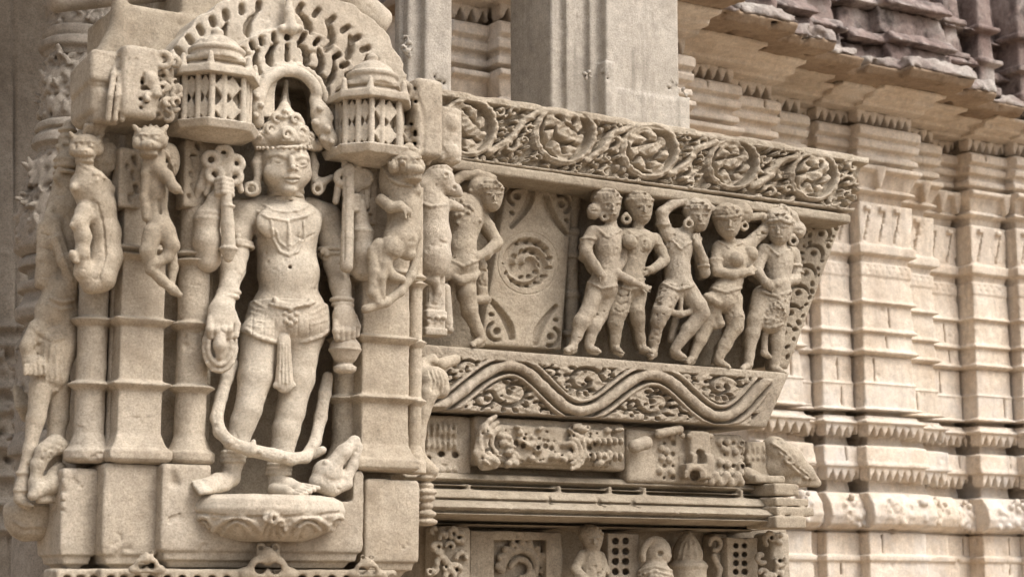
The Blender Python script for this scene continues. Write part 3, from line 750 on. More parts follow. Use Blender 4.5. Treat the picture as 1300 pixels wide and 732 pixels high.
# navel, chest cord, necklace, pendant
s.chain([(368, 339, s.on(368, 339)+0.004, 2.6), (368, 339, s.on(368, 339)-0.012, 2.2)], op='cut', k=0.003)
s.rib([(326, 268, 1.6), (340, 276, 1.7), (363, 280, 1.8), (386, 275, 1.7), (400, 268, 1.6)], 0.0005, k=0.002, n=4)
s.rib([(333, 259, 1.4), (347, 267, 1.6), (363, 269, 1.6), (380, 267, 1.5), (393, 260, 1.3)], 0.0005, k=0.002, n=4)
s.rib([(344, 280, 1.4), (347, 303, 1.6), (356, 320, 1.8), (367, 324, 2.0), (378, 319, 1.8), (386, 302, 1.6), (386, 282, 1.3)], 0.001, k=0.002, n=4)
s.rib([(350, 290, 1.1), (354, 306, 1.2), (367, 316, 1.3), (379, 305, 1.2), (381, 290, 1.1)], 0.0005, k=0.002, n=4)
s.rib([(366, 281, 1.2), (367, 296, 2.2), (367, 310, 3.0)], 0.001, k=0.002)
for pts in ([(328, 297, 0.9), (342, 303, 0.9), (352, 299, 0.8)], [(374, 299, 0.8), (386, 304, 0.9), (398, 297, 0.9)]): s.rib(pts, 0.0, op='cut', k=0.003)
# armlets and bangles
s.band(303, 314, 0.10, 18.5, 2.6, k=0.003); s.band(302, 309, 0.10, 18, 2.2, k=0.003); s.band(290, 371, 0.142, 13, 3.2, k=0.003); s.band(289, 377, 0.148, 12.5, 2.6, k=0.003)
s.bead(302, 308, 6, 0.0); s.bead(302, 300, 4, 0.001)
s.band(422, 318, 0.10, 18, 2.6, k=0.003); s.band(422, 324, 0.10, 17.5, 2.2, k=0.003); s.band(434, 381, 0.138, 13, 3.0, k=0.003); s.band(435, 387, 0.14, 12.5, 2.4, k=0.003)
for i in range(5): s.bead(412+3*math.cos(i*1.26), 323+5*math.sin(i*1.26), 3.6, 0.001)
s.band(263, 279, 0.150, 15.8, 2.4, k=0.003); s.band(265, 272, 0.152, 14.5, 2.2, k=0.003); s.band(460, 294, 0.158, 13, 2.6, k=0.003)
# anklets
for q in (0, 5.5, 11): s.band(297-q*0.15, 574+q, 0.12, 14.2, 3.0, k=0.002); s.band(355-q*0.15, 590+q, 0.12, 14.2, 3.0, k=0.002)
s.done('body', S_STAT, deity, wear=0.55)
# loin cloth with belt
s = Carve((296, 330, 436, 505), DY, (-0.02, 0.25), 0.0024)
s.ell(366, 396, 0.10, 52, 45, 46, yaw=8, k=0.02); s.ell(364, 418, 0.10, 55, 46, 26, yaw=8, k=0.02)
s.chain([(331, 430, 0.115, 29), (329, 446, 0.118, 25)], k=0.01); s.chain([(382, 432, 0.115, 29), (382, 446, 0.115, 26)], k=0.01)
s.wbox(s.w(300, 358, 0.3)+np.array([-.2, -.3, 0]), s.w(300, 330, 0.3)+np.array([.9, .6, .05]), op='cut')
s.ell(369, 352, 0.15, 34, 60, 22, yaw=12, op='cut', k=0.01)
# hem: cut everything below a sagging line
def below(PX, PY):
    hem = 420+18*np.cos(np.clip((PX-366)/58, -1, 1)*1.45)
    return hem-PY
c0 = s.w(296, 400, 0.3); c1 = s.w(440, 505, -0.02)
def fnb(X, Y, Z_):
    PX, PY = proj(X, Y, Z_); return below(PX, PY)*0.0018
s.put(np.array([c0[0]-.1, -0.6, c1[2]-.05]), np.array([c1[0]+.2, -0.2, c0[2]]), fnb, k=0.004, op='cut')
s.rib([(313, 372, 2.6), (330, 360, 3.0), (342, 367, 3.0), (352, 385, 3.0), (368, 388, 3.0), (392, 386, 3.0), (396, 370, 3.0), (404, 358, 2.8), (415, 352, 2.2)], 0.001, k=0.003)
s.rib([(343, 386, 2.0), (368, 391, 2.0), (398, 384, 2.0)], 0.0015)
for i in range(5):
    s.rib([(312+i*0.5, 376+i*9, 1.0), (326+i, 384+i*8, 1.2), (338+2*i, 391+i*6, 0.8)], -0.0005)
    s.rib([(418-i*0.5, 366+i*10, 1.0), (406-i, 378+i*8, 1.2), (398-i, 384+i*7, 0.8)], -0.0005)
s.rib([(313, 418, 2.2), (326, 427, 2.4), (346, 433, 2.6), (366, 435, 2.6), (388, 433, 2.6), (406, 427, 2.4), (417, 419, 2.2)], 0.0, k=0.003)
for q in range(7): s.rib([(322+q*14, 395, 0.6), (320+q*14.5, 412, 0.9), (320+q*14.5, 428, 0.9)], 0.0, op='cut')
for dx, dy in ((0, 0), (-7, -4), (7, -4), (-6, 5), (6, 5), (0, -9), (0, 9)): s.bead(369+dx, 402+dy, 3.4, 0.0005)
# hanging sash
s.chain([(361, 432, 0.165, 9), (361, 470, 0.160, 11), (361, 486, 0.158, 13)], k=0.004, fl=0.5)
for q in (-7, -2.5, 2.5, 7): s.rib([(361+q*0.7, 436, 1.0), (361+q, 486, 1.4)], 0.001)
s.chain([(350, 489, 0.158, 4), (372, 489, 0.158, 4)], k=0.004)
# side folds hanging on the thighs
s.chain([(318, 434, 0.12, 8), (314, 462, 0.115, 5), (318, 478, 0.12, 3)], k=0.006, fl=1.5)
for i in range(4): s.rib([(392+i*5, 436, 1.0), (386+i*5, 456, 1.2), (384+i*4, 470, 0.8)], 0.0005)
s.done('loin_cloth', S_STAT, deity, wear=0.5)
# crown
s = Carve((318, 112, 412, 200), DY, (0.0, 0.26), 0.0024)
s.ell(359, 181, HD, 35, 34, 14, yaw=16, k=0.006); s.ell(361, 170, HD, 29, 28, 20, yaw=16); s.ell(362, 157, HD, 25, 24, 16, yaw=16); s.ell(361, 143, HD, 11, 11, 8); s.ell(361, 135, HD, 7, 7, 6); s.chain([(361, 136, HD, 4.5), (362, 120, HD-0.02, 2.5)], k=0.005)
def on_curve(t, r, py): # points round the front
    a = math.radians(t); return (361+r*math.sin(a), py, HD+0.0019*r*math.cos(a))
for px, py, R, ta in ((365, 170, 11, 5), (344, 164, 11, -32), (383, 167, 10, 38), (352, 150, 9, -20), (375, 151, 9, 25), (362, 145, 8, 0), (331, 172, 8, -62), (393, 173, 7, 62)):
    a = math.radians(ta); d = s.on(px, py, HD+0.04*math.cos(a))
    s.ell(px, py, d-0.004, R, 7, R*0.95, k=0.004); s.chain([(px+R*0.5*math.cos(q), py-R*0.5*math.sin(q), d+0.0095, 1.7) for q in np.linspace(0.3, 5.2, 10)], k=0.003); s.bead(px, py+1, 2.2, 0.002)
    s.chain([(px-R*0.55, py+R*0.75, d+0.004, 2.0), (px+R*0.55, py+R*0.75, d+0.004, 2.0)], k=0.003)
for t in range(-85, 90, 12):
    x, y, d = on_curve(t, 36, 188); s.chain([(x, y, d, 2.8)], k=0.001)
s.rib([(327, 182, 2), (345, 186, 2.2), (361, 187, 2.2), (380, 186, 2.2), (395, 182, 2)], 0.001)
s.chain([(336, 182, HD+0.012, 8), (327, 179, HD+0.008, 7), (325, 170, HD+0.004, 5), (328, 163, HD, 3)], k=0.005)
s.chain([(390, 180, HD+0.01, 8), (398, 186, HD+0.005, 7)], k=0.006); s.chain([(403, 184, HD+0.002, 8.5)], k=0.003)
for px, py in ((361, 141), (355, 148), (368, 148)): s.bead(px, py, 3.4, 0.001)
s.done('crown', S_STAT, deity, wear=0.6)
# scarf looping across the shins
s = Carve((255, 445, 440, 600), DY, (0.0, 0.24), 0.003)
s.chain([(296, 462, 0.10, 7), (288, 480, 0.105, 8), (280, 505, 0.115, 8), (275, 530, 0.13, 8), (279, 548, 0.15, 8), (293, 562, 0.165, 8), (318, 571, 0.17, 8.5), (345, 577, 0.172, 8.5), (370, 582, 0.165, 8), (388, 580, 0.15, 7.5), (400, 560, 0.125, 7.5), (407, 530, 0.11, 8), (412, 500, 0.105, 8), (416, 478, 0.10, 7)], k=0.006)
for o_ in (-3.2, 0.4, 3.6): s.rib([(290+o_, 480, 0.9), (281+o_, 505, 0.9), (276+o_, 530, 0.9), (281+o_, 548-o_*0.5, 0.9), (296, 562-o_, 0.9), (320, 570-o_, 0.9), (345, 576-o_, 0.9), (370, 581-o_, 0.9), (386-o_*0.5, 578-o_, 0.9), (401-o_, 555, 0.9), (408-o_, 525, 0.9), (413-o_, 498, 0.9)], 0.0, op='cut', k=0.0015)
for px, py in ((292, 561), (330, 573), (362, 580), (398, 566), (277, 538)): s.bead(px, py, 3.6, 0.001)
s.chain([(320, 572, 0.18, 4), (322, 560, 0.176, 3)], k=0.004)
s.done('scarf', S_STAT, deity, wear=0.6)
# mace in the raised hand, with its looped flower head
s = Carve((240, 175, 320, 335), DY, (0.05, 0.26), 0.0026)
s.chain([(287, 245, 0.188, 7), (289, 285, 0.182, 8.5), (290, 318, 0.176, 9.5), (290, 326, 0.174, 7)], k=0.004)
s.band(290, 316, 0.176, 10, 2.5); s.band(289, 262, 0.184, 8, 2)
for px, py in ((284, 195), (268, 203), (299, 208), (272, 222), (297, 224)): s.ring(px, py, 0.165, 8.5, 4.5, yaw=15)
s.ell(283, 213, 0.155, 15, 9, 18, k=0.006); s.chain([(262, 215, 0.15, 6), (254, 238, 0.14, 6), (250, 250, 0.13, 5)], k=0.005)
s.chain([(268, 226, 0.16, 4), (262, 246, 0.15, 4)], k=0.004); s.chain([(302, 230, 0.16, 5), (306, 242, 0.155, 4)], k=0.004)
s.done('mace', S_STAT, deity, wear=0.6)
s = Carve((415, 185, 480, 355), DY, (0.03, 0.26), 0.0026)
s.chain([(443, 215, 0.165, 8), (442, 262, 0.175, 7.5), (441, 300, 0.172, 8), (440, 338, 0.168, 8.5)], k=0.004)
s.rib([(438, 225, 1.0), (437, 330, 1.0)], 0.0, op='cut')
for px, py in ((446, 209), (436, 226), (462, 226)): s.ring(px, py, 0.160, 8.5, 4.5)
s.ell(449, 226, 0.15, 16, 9, 20, k=0.006); s.chain([(430, 236, 0.15, 5), (426, 256, 0.15, 4)], k=0.004); s.chain([(466, 238, 0.15, 5), (464, 262, 0.15, 5)], k=0.004)
s.done('lotus_staff', S_STAT, deity, wear=0.6)
# hanging conch-like garland in the lower left hand and pot in the other
s = Carve((245, 385, 315, 485), DY, (0.05, 0.26), 0.0026)
s.chain([(279, 418, 0.150, 19), (279, 440, 0.152, 21), (279, 456, 0.15, 18)], k=0.01, fl=0.7)
for r_, l_ in ((20, 0.0), (15, 0.008)):
    pts = [(279+r_*math.sin(t)*(1.0), 440-r_*1.5*math.cos(t), 0.166+l_, 3.2) for t in np.linspace(-2.6, 2.6, 15)+math.pi]
    s.chain(pts, k=0.003)
s.chain([(279, 420, 0.178, 7), (279, 438, 0.186, 8), (279, 452, 0.18, 5)], k=0.006)
for i in range(12):
    t = 0.5+i*0.44; s.bead(279+21*math.sin(t+math.pi)*0.98, 441-32*math.cos(t+math.pi), 2.4, 0.0)
s.done('rosary_loop', S_STAT, deity, wear=0.6)
s = Carve((412, 395, 470, 485), DY, (0.03, 0.26), 0.0026)
cw = s.w(438, 440, 0.145); m = s.m(438, 440, 0.145)
s.lathe(cw[0], cw[1], [(cw[2]-34*m, 9*m), (cw[2]-31*m, 14*m), (cw[2]-26*m, 15*m), (cw[2]-22*m, 9*m), (cw[2]-17*m, 14*m), (cw[2]-6*m, 20*m), (cw[2]+2*m, 20*m), (cw[2]+10*m, 14*m), (cw[2]+14*m, 8*m), (cw[2]+20*m, 8*m), (cw[2]+24*m, 12*m)])
s.band(438, 444, 0.145, 20, 1.6, yaw=0)
s.done('water_pot', S_STAT, deity, wear=0.6)
# lotus base
s = Carve((228, 605, 465, 695), -0.42, (-0.06, 0.19), 0.003)
cx = Xw(343, 655, -0.42); zt, zb = Z(627, 343, -0.50), Z(687, 343, -0.44); R = 103*mpp(343, 655, -0.42)/0.98
s.lathe(cx, -0.40, [(zb, R*0.45), (zb+0.010, R*0.64), (zb+0.028, R*0.85), (zb+0.05, R*0.97), (zb+0.065, R*1.0), (zt-0.03, R*1.0), (zt-0.010, R*0.96), (zt, R*0.84)], fl=0.78)
def petal(px, w_, py=668, hgt=17):
    n = 11
    ln = [(px+w_*(i/(n-1)-0.5)*2, py+4-hgt*math.sin(math.pi*i/(n-1))**0.8) for i in range(n)]
    s.rib([(x, y, 3.0) for x, y in ln], 0.0015, k=0.003, n=2)
    s.rib([(px+(x-px)*0.8, y+4.5, 1.5) for x, y in ln], 0.0, k=0.003, n=2, op='cut')
    s.rib([(px+(x-px)*0.66, y+7.5, 2.2) for x, y in ln], 0.001, k=0.003, n=2)
    s.rib([(px+(x-px)*0.4, y+11, 1.8) for x, y in ln], 0.0, k=0.003, n=2, op='cut')
for px, w_ in ((258, 15), (301, 31), (347, 16), (391, 29), (430, 14)): petal(px, w_)
s.rib([(244, 650, 1.6), (290, 655, 1.8), (345, 656, 1.8), (400, 654, 1.8), (446, 648, 1.6)], 0.0, k=0.003, op='cut', n=6)
r_ = RS(3)
for i in range(16): s.bead(347+r_.uniform(-11, 12), 657+r_.uniform(-8, 10), 3.6, 0.0015)
for dx, dy in ((0, 0), (9, -4), (-6, 5), (8, 7), (-8, -5)): s.bead(348+dx, 657+dy, 2.2, 0.003, op='cut')
s.done('lotus_base', S_STAT, deity, wear=0.8)
# ------------------------------------------------------------------ the carved bracket beam to the right of the pier
def seg_d(PX, PY, pts):
    d = np.full(PX.shape, 1e9)
    for (ax, ay), (bx, by) in zip(pts[:-1], pts[1:]):
        dx, dy = bx-ax, by-ay; t = np.clip(((PX-ax)*dx+(PY-ay)*dy)/(dx*dx+dy*dy+1e-9), 0, 1)
        d = np.minimum(d, np.hypot(PX-ax-t*dx, PY-ay-t*dy))
    return d
def pitd(PX, PY, x, y, rx, ry, ang):
    c, q = math.cos(ang), math.sin(ang); a, b = (PX-x)*c+(PY-y)*q, -(PX-x)*q+(PY-y)*c
    return np.hypot(a/rx, b/ry)
def arcband(q, t, q0, q1, t0, t1, power=0.7):
    u = np.clip((((t-t0) % (2*math.pi))/(t1-t0)), 0, 1.5); m = (u < 1)
    wdt = np.sin(math.pi*np.clip(u, 0, 1))**power*(q1-q0)
    return m*sst(q1+0.02, q1-0.03, q)*sst(q1-wdt-0.03, q1-wdt+0.03, q)
def scroll(H, PX, PY, cx, cy, R, rot, seed):
    """one round of a rolling leaf scroll: stem ring, deep crescents, lobed leaf whorl and hub"""
    dx, dy = PX-cx, PY-cy; r = np.hypot(dx, dy); q = r/R; t = np.arctan2(dy, dx)+rot
    H = H*(1-sst(1.03, 0.97, q))
    H = H-0.030*arcband(q, t, 0.60, 0.86, -1.5, 1.5)-0.026*arcband(q, t, 0.66, 0.84, 1.9, 3.9)
    H = H-0.026*arcband(q, t, 1.04, 1.24, 1.5, 3.0)
    w_ = 0.5*seed; lob = np.abs(((t+q*0.9+w_)*3.5/math.pi) % 1-0.5)
    H = H-0.018*sst(0.30, 0.44, lob)*sst(0.36, 0.42, q)*sst(0.70, 0.62, q)+0.005*np.cos(lob*2*math.pi)*sst(0.4, 0.5, q)*sst(0.7, 0.6, q)
    H = H-0.026*arcband(q, t+w_, 0.20, 0.40, 1.2, 4.4)-0.018*arcband(q, t+w_, 0.22, 0.36, 5.0, 6.8)
    H = H+0.006*np.exp(-((q-0.93)/0.05)**2)+0.006*sst(0.2, 0.1, q)
    return H
def holes(H, PX, PY, n, seed, box, avoid, dep=0.02, rmin=2.6, rmax=5.5, gap=2.6):
    r_ = RS(seed); got = []
    for _ in range(n*30):
        if len(got) >= n: break
        x, y = r_.uniform(box[0], box[2]), r_.uniform(0, 1); yt, yb = box[1](x), box[3](x); y = yt+(yb-yt)*y
        rx = r_.uniform(rmin, rmax); ry = rx*r_.uniform(0.55, 0.9)
        if any(math.hypot(x-a, y-b) < c+rx for a, b, c in avoid) or any(math.hypot(x-a, y-b) < c+rx+gap for a, b, c in got): continue
        if y-yt < rx or yb-y < rx: continue
        got.append((x, y, rx)); q = pitd(PX, PY, x, y, rx, ry, r_.uniform(0, math.pi))
        H = H-dep*r_.uniform(0.6, 1.0)*sst(1.25, 0.7, q)
    return H
lin = lambda xa, ya, xb, yb: (lambda x: ya+(yb-ya)*(x-xa)/(xb-xa))
beam = thing('scroll_frieze_beam', 'long stone beam carved with rolling leaf scrolls above the row of dancers', 'carved beam', (Xw(830, 240, -0.15), -0.15, Z(240, 830, -0.15)))
top_e, bot_e = lin(560, 112, 1106, 199), lin(582, 201, 1083, 267)
SC = [(596, 161, 37, 0.3), (719, 169, 39, 0.0), (827, 190, 36, 0.4), (933, 207, 33, -0.1), (1036, 223, 31, -0.5)]
def hf_top(PX, PY):
    H = np.zeros(PX.shape)
    rim_t, rim_b = top_e(PX)+9, bot_e(PX)-4
    for i, (cx, cy, R, f) in enumerate(SC): H = scroll(H, PX, PY, cx, cy, R, f, i)
    av = [(a, b, c*1.02) for a, b, c, _ in SC]+[(a-c*0.75, b+c*0.85, 7) for a, b, c, _ in SC]
    # the stem that winds from scroll to scroll, leaf tufts between
    for (a, b, c, _), (a2, b2, c2, _) in zip(SC[:-1], SC[1:]):
        p = [(a+c*0.72, b+c*0.86), ((a+a2)/2-4, (b+b2)/2+8), ((a+a2)/2+6, (b+b2)/2-10), (a2-c2*0.72, b2-c2*0.80)]
        d = seg_d(PX, PY, p); H = H+0.007*np.exp(-(d/3.2)**2)
        H = H-0.022*sst(2.6, 1.0, np.abs(d-6.5))*(np.hypot(PX-a, PY-b) > c*1.05)*(np.hypot(PX-a2, PY-b2) > c2*1.28)*sst(-0.2, 0.3, np.sin(PX*0.35+PY*0.2))
        av += [(x, y, 6) for x, y in p]
    # filler: tight little curls and leaflets on a deep ground, packed between the rounds
    free = np.ones(PX.shape, bool)
    for a_, b_, c_, _ in SC: free &= np.hypot(PX-a_, PY-b_) > c_*1.03
    for (a_, b_, c_, _), (a2, b2, c2, _) in zip(SC[:-1], SC[1:]):
        free &= seg_d(PX, PY, [(a_+c_*0.72, b_+c_*0.86), ((a_+a2)/2-4, (b_+b2)/2+8), ((a_+a2)/2+6, (b_+b2)/2-10), (a2-c2*0.72, b2-c2*0.80)]) > 4
    G = np.full(PX.shape, -0.028); r_ = RS(11); got = []
    for _ in range(6000):
        x = r_.uniform(548, 1094); y = r_.uniform(top_e(x)+4, bot_e(x)-2); rr = r_.choice([14, 12, 10, 8, 6, 4.5])
        if any(math.hypot(x-a_, y-b_) < c_*1.0+rr*0.8 for a_, b_, c_, _ in SC) or any(math.hypot(x-a_, y-b_) < (c_+rr)*0.93 for a_, b_, c_ in got): continue
        if y-rr < top_e(x)+3 or y+rr > bot_e(x)+1: continue
        got.append((x, y, rr)); w0 = max(0, int((x-1.7*rr-530)/(1107-530)*PX.shape[0])-70); w1 = int((x+1.7*rr-530)/(1107-530)*PX.shape[0])+70
        sx, sy = PX[w0:w1], PY[w0:w1]; a0 = r_.uniform(0, 6.28); f = r_.choice([-1, 1])
        if sx.size == 0: continue
        if rr > 5:
            pts = [(x+rr*(0.92-0.72*i/12)*math.cos(a0+f*5.2*i/12), y+rr*(0.92-0.72*i/12)*math.sin(a0+f*5.2*i/12)) for i in range(13)]
            L_ = -0.028+0.029*sst(rr*0.30, rr*0.14, seg_d(sx, sy, pts))
            for i in range(0, 9, 3):
                an = a0+f*5.2*i/12+0.5*f; q = pitd(sx, sy, x+rr*1.08*math.cos(an), y+rr*1.08*math.sin(an), rr*0.42, rr*0.24, an); L_ = np.maximum(L_, -0.028+0.026*sst(1.15, 0.7, q))
            L_ = np.maximum(L_, -0.028+0.028*sst(rr*0.24, rr*0.12, np.hypot(sx-x, sy-y)))
        else:
            q = pitd(sx, sy, x, y, rr*1.25, rr*0.62, a0); L_ = -0.028+0.027*sst(1.15, 0.6, q)-0.006*(np.abs((sy-y)*math.cos(a0)-(sx-x)*math.sin(a0)) < 0.5)*(q < 1)
        G[w0:w1] = np.maximum(G[w0:w1], L_)
    H = np.where(free, np.maximum(np.minimum(H, 0.0)*0+G, np.where(H > 0.003, H, -1)), H)
    edge = sst(rim_t-1, rim_t+3, PY)*sst(rim_b+2, rim_b-2, PY)
    H = H*(0.12+0.88*edge)-0.004*edge+edge*0.004*np.sin(PX*0.31+1.3*np.sin(PY*0.27))*np.sin(PY*0.36+PX*0.1)
    chip = np.clip(np.sin(PX*0.11)*np.sin(PX*0.047+1)+0.2, 0, 1)
    H = H-0.012*chip*sst(top_e(PX)+6, top_e(PX), PY)
    return H
relief('scroll_frieze', ((530, 107), (1107, 199), (1086, 268), (530, 194)), -0.15, hf_top, S_BRKT, beam, res=0.0016, depth=0.38, seed=21)
c = Carve((525, 180, 1100, 300), -0.15, (-0.2, 0.03), 0.004)
zt, zb = Z(203, 582, -0.155), Z(215, 582, -0.155)
c.wbox((Xw(530, 210, -0.15), -0.152, zb), (Xw(1081, 275, -0.152), 0.1, zt+0.003), rd=0.006)
c.done('ledge', S_BRKT, beam)

panel = thing('figure_panel', 'tall recessed stone panel behind the dancers with carved right edge', 'stone panel', (Xw(800, 450, 0.02), 0.0, Z(450, 800, 0.0)))
def hf_panel(PX, PY):
    H = np.zeros(PX.shape)
    H = H-0.012*np.exp(-((PX-712)/4)**2)
    # scroll work up the slanting right edge
    e = 1056-(PY-285)*0.385; u = e-PX
    m = sst(0, 4, u)*sst(50, 44, u)*(PX > 960)
    H = H+0.05*(PX > 955)*sst(56, 48, u)
    for i in range(7):
        cy = 300+i*25; cx = 1056-(cy-285)*0.385-21
        H = H-0.026*m*arcband(np.hypot(PX-cx, PY-cy)/13, np.arctan2(PY-cy, PX-cx)+0.4*i, 0.55, 0.95, -2.2, 1.4)-0.02*m*sst(4.2, 2.6, np.hypot(PX-cx+1, PY-cy))
    E = lambda y: 1056-(y-285)*0.385
    r_ = RS(17); got = []
    for _ in range(900):
        y = r_.uniform(290, 462); x = E(y)-r_.uniform(5, 44); rr = r_.uniform(1.8, 3.6)
        if any(math.hypot(x-a, y-b) < c_+rr+1.6 for a, b, c_ in got) or any(math.hypot(x-(E(300+i*25)-21), y-300-i*25) < 14 for i in range(7)): continue
        got.append((x, y, rr)); H = H-0.024*m*sst(1.3, 0.7, pitd(PX, PY, x, y, rr, rr*0.65, r_.uniform(0, 3.1)))
    return H
relief('panel_face', ((535, 196), (1056, 282), (986, 470), (535, 440)), 0.0, hf_panel, S_BRKT, panel, res=0.0022, depth=0.34, seed=22)

# lattice panel with round medallion
lat = thing('medallion_panel', 'flat stone panel with round leaf medallion and four curved corner cuts', 'stone panel', (Xw(665, 440, -0.03), -0.03, Z(440, 665, -0.03)))
def hf_lat(PX, PY):
    H = np.zeros(PX.shape)
    cx, cy, R = 670, 334, 36
    r = np.hypot((PX-cx), (PY-cy)/1.03); t = np.arctan2(PY-cy, PX-cx)
    H = H+0.005*np.exp(-((r-46-8*np.clip((PY-cy)/50, 0, 1))/2.2)**2)*sst(-10, 10, PY-cy)
    H = H-0.006*sst(R+4, R+2, r)+0.010*np.exp(-((r-R+1)/3.2)**2)
    H = H-0.014*sst(R-5, R-8, r)
    sp = r-(14+4.2*(t+math.pi)); H = H+0.017*np.exp(-(sp/3.2)**2)*sst(R, R-4, r)
    sp2 = r-(2+4.2*(t+math.pi)); H = H+0.016*np.exp(-(sp2/3.4)**2)*sst(R, R-4, r)
    for i in range(13):
        a = -1.9+i*0.42; H = H-0.012*sst(1.3, 0.7, pitd(PX, PY, cx+29*math.cos(a), cy+29*math.sin(a), 3.4, 2.4, a))
    for i in range(9):
        a = -2.6+i*0.55; H = H-0.012*sst(1.3, 0.7, pitd(PX, PY, cx+17*math.cos(a), cy+17*math.sin(a), 3.4, 2.2, a+0.8))
    # corners: big tapering crescents and little spirals
    for sx, sy, ex, ey in ((-1, -1, 648, 243), (1, -1, 722, 253), (-1, 1, 622, 426), (1, 1, 708, 433)):
        p = [(ex-sx*(24-i*2.9)+0*i, ey-sy*(i*1.0)) for i in range(1)]
        pts = []
        for i in range(9):
            q = i/8; pts.append((ex-sx*(28-26*q**1.7), ey-sy*(-2+46*q)*1.0))
        for i, (a, b) in enumerate(zip(pts[:-1], pts[1:])):
            wd = 6.0*(1-0.085*i)*min(1, 0.55+0.2*i)
            H = np.minimum(H, -0.020*sst(wd+1.4, wd-1.2, seg_d(PX, PY, [a, b])))
        qx, qy = ex-sx*9, ey-sy*6
        r2 = np.hypot(PX-qx, PY-qy); t2 = np.arctan2((PY-qy)*sy, (PX-qx)*sx)
        H = np.minimum(H, -0.018*sst(5.0, 3.6, r2))
        H = np.minimum(H, -0.018*sst(8.6, 10, r2)*sst(14.5, 13, r2)*sst(-0.2, 0.5, -t2+2.0)*sst(-1.2, -0.6, t2+0.2))
        H = np.minimum(H, -0.016*sst(1.3, 0.7, pitd(PX, PY, ex-sx*2, ey-sy*27, 3.2, 2.4, 0.4)))
    return H
relief('panel_face', ((645, 233), (728, 246), (713, 443), (611, 437)), -0.045, hf_lat, S_BRKT, lat, res=0.0016, depth=0.05, seed=23, rough=0.0007)
# slim turned colonnette on its right
c = Carve((705, 235, 750, 450), -0.0, (-0.02, 0.07), 0.0028)
x = Xw(725, 350, -0.01); r = 8.5*mpp(725, 350, 0)
zz = lambda py: Z(py, 725, -0.01)
prof = [(zz(446), r), (zz(428), r), (zz(427), r*1.5), (zz(421), r*1.5), (zz(420), r*1.05), (zz(380), r*1.05), (zz(378), r*1.3), (zz(372), r*1.3), (zz(370), r), (zz(330), r), (zz(328), r*1.35), (zz(322), r*1.35), (zz(320), r*1.0), (zz(300), r*1.1), (zz(298), r*1.4), (zz(292), r*1.4), (zz(290), r), (zz(268), r*1.2), (zz(266), r*1.4), (zz(255), r*1.5), (zz(244), r*1.5)]
c.lathe(x, -0.012, prof)
tag(c.done('turned_colonnette', S_BRKT), 'slim turned stone colonnette just right of the medallion panel', 'colonnette')

